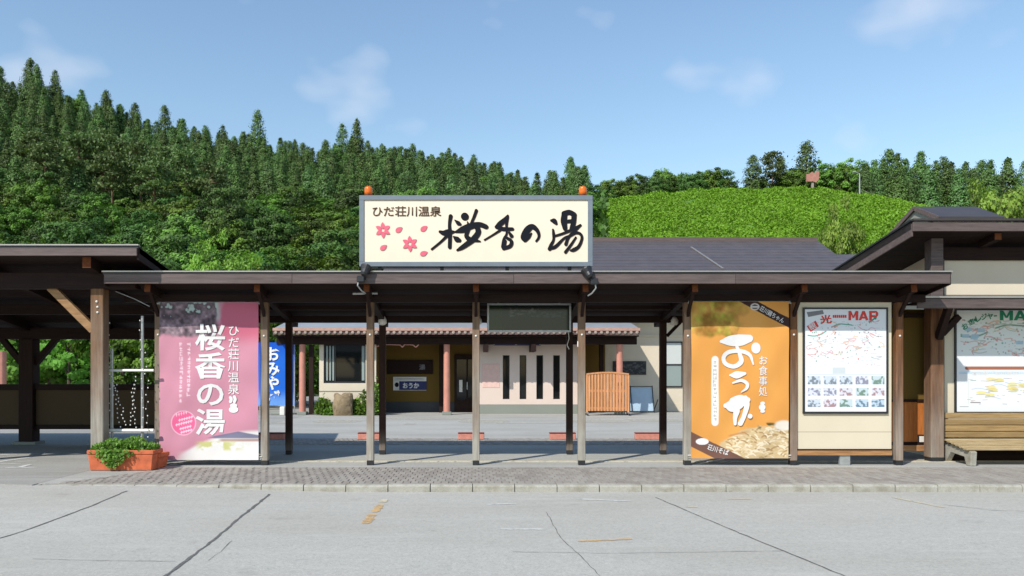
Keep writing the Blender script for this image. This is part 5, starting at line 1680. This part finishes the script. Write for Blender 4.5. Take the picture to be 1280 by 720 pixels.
MB().bar((WX(864, 38.76), 38.76, WZ(310, 38.76) + .05), (WX(904, 35.75), 35.75, WZ(337, 35.75) + .05), .09, .03).build('seam_cap', M['flashing'], rf)
MB().slab(RX1 + .0, RX1 + 4.5, 31.5, 38.0, 4.1, WZ(318, 38.0), .12).build('lower_roof', M['bath_roof'], rf)
MB().slab(RX1 + .0, RX1 + 4.5, 38.0, 45.0, WZ(318, 38.0), 4.1, .12).build('lower_roof', M['bath_roof'], rf)
box('eave_fascia', M['fascia'], bath, RX0, RX1 + 4.5, 31.45, 31.49, 3.92, 4.12)
box('eave_soffit', M['dark_wood_x'], bath, RX0, RX1 + 4.5, 31.5, 32.48, 3.93, 3.97)
# walls
WLY = 32.5
wl_ = MB()
wl_.box(5.2, RX1 + 4, WLY, WLY + .2, .30, 3.92); wl_.build('wall', M['cream'], bath)
box('plinth', M['cream'], bath, 5.2, RX1 + 4, WLY - .03, WLY + .2, 0, .298)
box('wall_ledge', M['cream_board'], bath, 5.2, RX1 + 4, WLY - .06, WLY - .001, WZ(421, WLY), WZ(418.5, WLY))
box('wall', M['tan'], bath, -4.0, 0.3, 32.0, 32.2, .40, 3.9)
box('plinth', M['darkplinth'], bath, -4.0, 0.3, 31.96, 32.2, 0, .399)
box('wall', M['tan'], bath, 4.1, 5.198, 32.2, 32.4, 0, 3.9)
box('wall', M['cream'], bath, 5.201, 5.35, 32.45, 32.499, 0, 3.9)
PWY = 30.8
px0, px1 = WX(599, PWY), WX(729, PWY)
slits = [(628.5, 637), (649.5, 658), (670.5, 679), (691.5, 700)]
cuts = [px0] + [v for a, b in slits for v in (WX(a, PWY), WX(b, PWY))] + [px1]
zb, zt = WZ(499, PWY), WZ(444, PWY)
for a, b in zip(cuts[0::2], cuts[1::2]):
    box('wall', M['pinkwall'], bath, a, b, PWY, PWY + .2, zb, zt)
box('wall', M['pinkwall'], bath, px0, px1, PWY, PWY + .2, zt, 3.05)
box('wall', M['pinkwall'], bath, px0, px1, PWY, PWY + .2, WZ(505.5, PWY), zb)
box('plinth', M['plinth'], bath, px0, px1, PWY - .02, PWY + .2, 0, WZ(505.5, PWY) - .002)
box('side_wall', M['pinkwall'], bath, px0, px0 + .15, PWY + .201, 31.99, 0, 3.0)
box('side_wall', M['pinkwall'], bath, px1 - .15, px1, PWY + .201, 32.19, 0, 3.0)
for a, b in slits:
    w = box('window', M['black_metal'], bath, WX(a, PWY) + .0, WX(b, PWY), PWY + .09, PWY + .15, zb + .001, zt - .001)
    box('pane', M['glass'], w, WX(a, PWY) + .03, WX(b, PWY) - .03, PWY + .08, PWY + .089, zb + .03, zt - .03)
# left wing with the big window
LWY = 30.1
lx0, lx1 = WX(399, LWY), WX(470, LWY)
wx0, wx1, wz0, wz1 = WX(404.5, LWY), WX(457, LWY), WZ(479, LWY), WZ(429, LWY)
box('wall', M['cream'], bath, lx0, wx0, LWY, LWY + .2, .0, 3.0)
box('wall', M['cream'], bath, wx1, lx1, LWY, LWY + .2, .0, 3.0)
box('wall', M['cream'], bath, wx0, wx1, LWY, LWY + .2, .0, wz0)
box('wall', M['cream'], bath, wx0, wx1, LWY, LWY + .2, wz1, 3.0)
box('side_wall', M['cream'], bath, lx0, lx0 + .15, LWY + .2, 36, 0, 3.0)
box('side_wall', M['tan'], bath, lx1 - .15, lx1, LWY + .2, 31.99, 0, 3.0)
box('wall_band', M['plinth'], bath, lx0, lx1, LWY - .015, LWY - .001, WZ(489.5, LWY), WZ(488.5, LWY))
w = empty('window', ((wx0 + wx1) / 2, LWY + .1, wz0)); w.parent = bath; w.location -= wloc(bath)
for (a, b, c, d) in ((wx0, wx1, wz1 - .06, wz1), (wx0, wx1, wz0, wz0 + .06), (wx0, wx0 + .05, wz0 + .06, wz1 - .06), (wx1 - .05, wx1, wz0 + .06, wz1 - .06), (WX(418, LWY), WX(419.5, LWY), wz0 + .06, wz1 - .06)):
    box('window_frame', M['black_metal'], w, a, b, LWY + .04, LWY + .10, c, d)
box('pane', M['glass'], w, WX(419.5, LWY), wx1 - .05, LWY + .07, LWY + .075, wz0 + .06, wz1 - .06)
box('pane', M['glass'], w, wx0 + .05, WX(418, LWY), LWY + .06, LWY + .065, wz0 + .06, wz1 - .06)
for a, b in ((405.5, 417), (450, 456)):
    for k in range(3):
        u0 = WX(a + (b - a) * k / 3, LWY)
        box('curtain', M['glass_grey'], w, u0 + .06, u0 + .05 + .07, LWY + .050, LWY + .058, wz0 + .1, wz1 - .1)
# recess furnishings
def flat(name, mat, a, b, c, d, Y, t, label=None, cat=None):
    o = box(name, mat, None, WX(a, Y), WX(b, Y), Y - t, Y - .002, WZ(d, Y), WZ(c, Y), .005)
    if label: tag(o, label, cat)
    return o
ws = flat('timber_plaque', M['dark_wood_x'], 484, 541, 450, 467.5, 31.98, .06, 'long dark timber name plaque on the porch wall', 'plaque')
lettering('湯', (WX(524, 31.9), WX(531.5, 31.9), WZ(462.5, 31.9), WZ(455.5, 31.9)), 31.91, M['grey_print'], ws, False, .02)
ps = flat('porch_poster', M['white'], 491.5, 533, 471, 488, 31.98, .03, 'white and navy poster below the timber plaque in the porch', 'poster')
navy = m_plain('navy_print', S(30, 36, 92), .6, .08, 10)
box('navy_band', navy, ps, WX(499, 31.94), WX(533, 31.94), 31.944, 31.949, WZ(487.5, 31.94), WZ(476.5, 31.94))
lettering('おうか', (WX(503.5, 31.94), WX(524, 31.94), WZ(485.5, 31.94), WZ(478.5, 31.94)), 31.942, M['white_print'], ps, False, .04)
brush([[(496, 481, 2.6, 3)]], lambda u, v: (WX(u, 31.94), WZ(v, 31.94), 31.94 / F), 31.945, M['ink'], ps, 'picture_mark')
P = Print(60, 10, (.72, .7, .64)); glyphs(P, .02, .1, .98, .9, 2, (.25, .25, .28), 4); P.sheet('print_line', WX(493, 31.94), WX(531, 31.94), WZ(475.8, 31.94), WZ(472, 31.94), 31.946, M['print'], ps)
ic = flat('notice_box', M['white'], 549.5, 556.5, 467, 482, 31.98, .08, 'small white notice box beside the middle porch column', 'box')
box('keypad', M['black_metal'], ic, WX(552, 31.9), WX(555.5, 31.9), 31.894, 31.8995, WZ(478, 31.9), WZ(470, 31.9))
dr = empty('porch_door', (WX(583, 31.9), 31.9, 0), 'dark glazed porch door between the column and slit window wall', 'door')
box('door_leaf', M['dark_wood_z'], dr, WX(568, 31.95), WX(599, 31.95), 31.90, 31.955, 0.02, 2.3)
box('door_pane', M['glass'], dr, WX(571, 31.9), WX(583, 31.9), 31.885, 31.899, .5, 2.1)
box('door_pane', M['glass'], dr, WX(585, 31.9), WX(597, 31.9), 31.885, 31.899, .5, 2.1)
box('door_notice', M['white'], dr, WX(574, 31.88), WX(578, 31.88), 31.878, 31.884, WZ(490, 31.88), WZ(475, 31.88))
box('door_handle', M['galv'], dr, WX(583.4, 31.88), WX(584.6, 31.88), 31.85, 31.884, .9, 1.2)
nt = flat('wall_notice', m_plain('pink_notice', S(220, 184, 172), .7, .05, 8), 603, 624.5, 455, 484.5, PWY, .012, 'faded pink notice sheet on the slit window wall', 'notice')
# rolled navy awning
aw = empty('rolled_awning', (WX(646, 30.4), 30.4, 2.6), 'rolled navy awning bar above the slit windows', 'awning')
MB().cyl((WX(617, 30.4), 30.4, WZ(430, 30.4)), (WX(676, 30.4), 30.4, WZ(430, 30.4)), .06).build('roll', navy, aw)
for a in (617.5, 645, 675):
    MB().lathe((WX(a, 30.33), 30.34, WZ(430, 30.33)), (0, -1, 0), [(0, .04), (.01, .03)], 8).build('clip', M['white'], aw)
for a in (604, 662):
    box('bracket', M['dark_wood_y'], bath, WX(a, 30.5), WX(a + 6, 30.5), 29.6, 30.79, WZ(440, 30.5), WZ(431, 30.5))
# porch roof
PEY = 29.3
qx0, qx1 = WX(341, PEY), WX(800, PEY)
pz0 = WZ(411, PEY)
MB().slab(qx0, qx1, PEY, 31.99, pz0, pz0 + .5, .06).build('porch_roof', m_plain('porch_roof_sheet', S(146, 148, 150), .4, .1, 2), bath)
pf = bath.children[-1]
box('porch_edge', M['copper'], bath, qx0, qx1, PEY - .04, PEY - .001, pz0 - .07, pz0 + .03)
tile_m = None
nt_ = 62
for k in range(nt_):
    x = qx0 + (qx1 - qx0) * (k + .5) / nt_
    if tile_m is None:
        tile_m = MB().lathe((x, PEY + .12, pz0 - .13), (0, -1, 0), [(0, .055), (.14, .06), (.15, .05), (.155, .02)], 8).build('eave_tile', m_plain('eave_tile', S(158, 144, 132), .8, .2, 20), bath); ob = tile_m
    else:
        ob = tile_m.copy(); col.objects.link(ob); ob.parent = bath
    ob.location.x = x - wloc(bath).x
box('porch_gutter', M['brown_print'], bath, qx0, qx1, PEY + .02, PEY + .08, pz0 - .21, pz0 - .075)
box('porch_beam', M['dark_wood_x'], bath, qx0, qx1, 29.85, 30.05, 2.63, 2.90)
box('porch_ceiling', M['dark_wood_x'], bath, qx0, qx1, 29.45, 31.95, 2.91, 2.95)
for px_c in (378, 558.5, 774.5):
    x = WX(px_c, 29.95)
    cm = MB().cyl((x, 29.95, .12), (x, 29.95, 2.63), .125, .115, 18).build('column', M['column'], bath, smooth=False)
    MB().box(x - .17, x + .17, 29.78, 30.12, 0, .12).build('column_base', M['plinth'], cm, .01)
box('dark_pillar', M['dark_wood_z'], bath, WX(386, 30), WX(391.5, 30), 30.0, 30.15, 0, 2.62)
box('dark_pillar', M['dark_wood_z'], bath, WX(549, 31.7), WX(556, 31.7), 31.6, 31.8, 0, 2.9)
box('dark_pillar', M['dark_wood_z'], bath, WX(749, 31.7), WX(754, 31.7), 31.6, 31.8, 0, 2.9)
# garland along the porch
gl = empty('porch_garland', (WX(510, 30.2), 30.2, 2.5), 'sagging pink and white paper garland under the porch eave', 'garland')
P_ = [(WX(u, 30.2), 30.2, WZ(v, 30.2)) for u, v in ((450, 431), (470, 433), (484, 430.5), (500, 431), (503, 434), (506, 430.5), (516, 431), (520, 434), (524, 430), (545, 428))]
MB().tube(P_, .022, 6).build('strand', m_plain('garland_paper', S(226, 170, 166), .7, .3, 20), gl)
# right hand wall: window, blackboard, lamp
w = empty('window', (WX(842, WLY), WLY, WZ(483, WLY))); w.parent = bath; w.location -= wloc(bath)
a0, a1, b0, b1 = WX(831, WLY), WX(853, WLY), WZ(484, WLY), WZ(427, WLY)
for (a, b, c, d) in ((a0, a1, b1 - .05, b1), (a0, a1, b0, b0 + .05), (a0, a0 + .05, b0 + .05, b1 - .05), (a1 - .05, a1, b0 + .05, b1 - .05), (a0 + .05, a1 - .05, WZ(456.5, WLY), WZ(455, WLY))):
    box('window_frame', M['black_metal'], w, a, b, WLY - .05, WLY - .003, c, d)
box('pane', M['glass_pale'], w, a0 + .05, a1 - .05, WLY - .02, WLY - .004, WZ(455, WLY), b1 - .05)
box('pane', M['glass_grey'], w, a0 + .05, a1 - .05, WLY - .02, WLY - .004, b0 + .05, WZ(456.5, WLY))
bb = flat('blackboard', M['board_black'], 766, 807.5, 451.5, 468.5, WLY, .05, 'wide dark board on the cream wall behind the slatted screen', 'board')
P = Print(60, 26, (.035, .035, .038)); nz = P.noise(16, 8, 5, 3); P.put(smooth((nz - .5) / .2), (.11, .11, .11)); P.sheet('chalk_marks', WX(767, WLY), WX(806.5, WLY), WZ(467.8, WLY), WZ(452.2, WLY), WLY - .052, M['print'], bb)
lp = empty('leaning_panel', (WX(803, 31.6), 31.6, 0), 'pale blue panel leaning beside the slatted wooden screen', 'panel')
MB().quad8([(WX(788, 31.5), 31.45, .07), (WX(817, 31.5), 31.45, .07), (WX(817, 31.5), 31.5, .07), (WX(788, 31.5), 31.5, .07),
            (WX(788, 31.5), 31.60, 1.0), (WX(816, 31.5), 31.60, 1.0), (WX(816, 31.5), 31.65, 1.0), (WX(788, 31.5), 31.65, 1.0)]).build('sheet', M['bluepanel'], lp)
for a in (790, 817.5):
    MB().bar((WX(a, 31.4), 31.38, 0.03), (WX(a - 1, 31.4), 31.60, 1.06), .03, .03).build('frame', M['black_metal'], lp)
MB().bar((WX(788, 31.4), 31.57, 1.03), (WX(817, 31.4), 31.57, 1.03), .03, .03).build('frame', M['black_metal'], lp)
MB().bar((WX(817, 31.4), 31.40, .05), (WX(826, 31.4), 31.9, .5), .03, .03).build('frame', M['black_metal'], lp)
# slatted screen on castors
sc_ = empty('slatted_screen', (WX(759, 29.5), 29.5, 0), 'orange slatted wooden screen with arched top on castors', 'screen')
sa, sb = WX(733, 29.5), WX(786, 29.5)
ns = 13
for k in range(ns):
    t = (k + .5) / ns
    x = sa + .05 + (sb - sa - .1) * t
    top = 1.50 + .06 * math.sin(math.pi * t)
    MB().box(x - .042, x + .042, 29.48, 29.505, .16, top).build('slat', M['screen_wood'], sc_, .004)
for z in (.22, .86):
    box('rail', M['screen_wood'], sc_, sa, sb, 29.506, 29.54, z, z + .09)
m = MB()
for k in range(12):
    t0, t1 = k / 12, (k + 1) / 12
    m.bar((sa + (sb - sa) * t0, 29.492, 1.52 + .06 * math.sin(math.pi * t0)), (sa + (sb - sa) * t1, 29.492, 1.52 + .06 * math.sin(math.pi * t1)), .06, .06)
m.build('top_rail', M['screen_wood'], sc_)
for x in (sa + .02, sb - .02):
    box('stile', M['screen_wood'], sc_, x - .03, x + .03, 29.475, 29.54, .12, 1.50)
    box('foot', M['galv'], sc_, x - .03, x + .03, 29.25, 29.75, .08, .119)
    for y in (29.28, 29.72):
        MB().cyl((x - .02, y, .04), (x + .02, y, .04), .04, None, 10).build('castor', M['black_metal'], sc_)
# blue banner stand
bs = empty('banner_stand', (WX(345, 29.9), 29.9, 0), 'blue banner with white characters standing behind the pink banner', 'banner stand')
P = Print(70, 130, S(40, 110, 214))
P.put(smooth((P.v - .72) / .25), S(120, 170, 236), .9); P.put(smooth((.3 - P.v) / .3), S(20, 84, 196), .8)
glyphs(P, .80, .14, .90, .86, 13, S(240, 244, 250), 12)
bx0_, bx1_ = WX(322, 29.9), WX(368, 29.9)
P.sheet('cloth', bx0_, bx1_, .35, WZ(428, 29.9), 29.9, M['print_cloth'], bs, lambda u, v: .02 * np.sin(u * 6 + v * 3))
lettering('おみやげ', (WX(332, 29.86), WX(350, 29.86), WZ(506, 29.86), WZ(434, 29.86)), 29.86, M['white_print'], bs, True, .035, line=.98)
box('base', M['plinth'], bs, WX(340, 29.9), WX(362, 29.9), 29.7, 30.1, 0, .10, .02)
for x in (bx0_, bx1_):
    MB().cyl((x, 29.93, .05), (x, 29.93, WZ(427, 29.9)), .02).build('pole', M['galv'], bs)
MB().cyl((bx0_, 29.93, .33), (bx1_, 29.93, .33), .02).build('pole', M['galv'], bs)
box('base_weight', M['white'], bs, WX(352, 29.8), WX(358, 29.8), 29.5, 29.75, 0, .32, .02)
# boulder and border plants
import bmesh
bm = bmesh.new(); bmesh.ops.create_icosphere(bm, subdivisions=3, radius=1.0)
for vtx in bm.verts:
    c = vtx.co; nn = float(vnoise(np.array(c.x * 2.2 + 7), np.array(c.y * 2.2 + c.z * 1.7 + 3)))
    k = .8 + .35 * nn
    vtx.co = Vector((max(-.8, min(.8, c.x)) * k, c.y * k, max(-.7, min(.62, c.z)) * k))
me = bpy.data.meshes.new('boulder'); bm.to_mesh(me); bm.free(); me.materials.append(M['rock'])
bo_ = bpy.data.objects.new('boulder', me); link(bo_); bo_.location = (WX(429, 29.6), 29.6, .38); bo_.scale = (.42, .35, .66)
tag(bo_, 'brown boulder standing in the border below the big window', 'boulder')
def shrub(x, y, w, h, label, seed, mat, group, size=.09, n=420):
    rs = np.random.RandomState(seed)
    root = empty('border_shrub', (x, y, 0), label, 'shrub', group)
    th = rs.rand(n) * 6.28; rr = rs.rand(n) ** .5
    c = np.stack([x + np.cos(th) * rr * w, y + np.sin(th) * rr * .3, .03 + rs.rand(n) * h * (1.1 - rr * .6)], 1)
    v, f, t = leaf_cards(rs, c, np.full(n, size), .4, 1.6)
    leaf_obj('foliage', v, f, t, mat, root, origin=(x, y, 0))
    m = MB()
    for k in range(7): m.cyl((x + rs.uniform(-.3, .3) * w, y, 0), (x + rs.uniform(-.8, .8) * w, y + rs.uniform(-.2, .2), h * .8), .012, .005, 5)
    m.build('stem', M['bark'], root, fix=False)
for (px, w, h, lab) in ((404, .35, .75, 'low green shrub at the corner of the bath house'), (414, .3, .4, 'small shrub left against the boulder foot'), (443, .35, .55, 'spreading shrub beside the boulder under the window'), (456, .4, .9, 'leggy shrub between boulder and third front post'), (471, .25, 1.3, 'tall thin shrub at the edge of the porch recess')):
    shrub(WX(px, 29.7), 29.7 + (px % 3) * .05, w, h, lab, px, M['bush'], 'shrubs in the border')
# distant column seen through the shelter
dc = MB().cyl((WX(2, 31), 31, 0), (WX(2, 31), 31, 2.4), .17, None, 14).build('painted_column', M['column']); tag(dc, 'salmon painted column seen through the open shelter at the picture edge', 'column')

# ------------------------------------------------------------------ garden trees and shrubs near the buildings
sm = [broadleaf(90 + i, 4.6, 1.7, M['bush'], M['bark'], ncl=60, per=55, size=.16, name='garden_tree', base=.12, zs=1.0) for i in range(3)]
R2 = random.Random(11)
for k in range(17):
    px = -15 + k * 25 + R2.uniform(-6, 6)
    Y = 38 + R2.uniform(-2, 5)
    place(R2.choice(sm), (WX(px, Y), Y, -.05), R2.uniform(.85, 1.15), R2.uniform(0, 6), 'leafy garden tree seen beneath the shelter roof', 'tree', 'garden trees behind the shelter')
lt = [broadleaf(95 + i, 6, 2.2, M['light_leaf'], M['bark'], ncl=90, per=110, size=.10, name='young_tree', base=.3) for i in range(2)]
def near_tree(px, ytop, Y, w, proto, label, hp=5.3):
    h = WZ(ytop, Y) - 0.0
    o = place(proto, (WX(px, Y), Y, -.05), h / hp, R2.uniform(0, 6), label, 'tree')
    o.scale = (w, w, h / hp)
near_tree(1062, 268, 47, .72, lt[0], 'light green young tree between the hill and annexe roof')
near_tree(1085, 292, 48, .7, lt[1], 'lower light green young tree beside the annexe roof edge')
near_tree(1252, 226, 38, 1.25, lt[1], 'light green tree rising above the annexe roof at the picture edge')
near_tree(1222, 246, 36, .85, lt[0], 'smaller light green tree next to the gabled outbuilding roof')
near_tree(292, 309, 33, .62, lt[0], 'yellow green young tree just above the canopy roof left of the sign')
near_tree(322, 318, 33.5, .5, lt[1], 'small yellow green tree close to the sign behind the canopy')
near_tree(272, 318, 34, .5, lt[1], 'small yellow green tree behind the end of the shelter roof')

# ------------------------------------------------------------------ on the crest: figure sign and lamp post
fy = 148.0
fx = WX(1016, fy); fz = float(hill_z(fx, fy))
fs = empty('figure_sign', (fx, fy, fz), 'red brown angular figure on a post at the hill crest', 'sign')
rust = m_plain('rust_paint', S(176, 122, 108), .8, .15, 2)
MB().box(fx - .22, fx + .22, fy, fy + .3, fz - .5, fz + 2.0).build('post', m_plain('pale_post', S(150, 140, 128), .8, .1, 2), fs)
MB().box(fx - 1.15, fx - .1, fy - .2, fy + .3, fz + 1.9, fz + 3.3).build('wing', rust, fs)
MB().poly([(fx + u, fy - .25, fz + w) for u, w in ((-.3, 2.0), (.5, 1.7), (1.05, 2.3), (1.1, 3.7), (.7, 3.9), (.3, 3.3), (-.2, 3.7), (-.5, 3.4))], (0, .6, 0)).build('wing', rust, fs)
ly = 146.0
lx = WX(1074.5, ly); lz = float(hill_z(lx, ly))
ls = empty('lamp_post', (lx, ly, lz), 'slim grey street lamp on the crest beyond the figure', 'lamp post')
MB().cyl((lx, ly, lz - .5), (lx, ly, WZ(217, ly)), .13, .10, 8).build('pole', M['galv'], ls)
MB().bar((lx, ly, WZ(217, ly)), (lx - .9, ly, WZ(215, ly)), .12, .10).build('arm', M['galv'], ls)
MB().box(lx - 1.3, lx - .7, ly - .15, ly + .15, WZ(215.5, ly), WZ(214, ly)).build('lamp_head', M['galv'], ls)
ut = [(771, 9)]
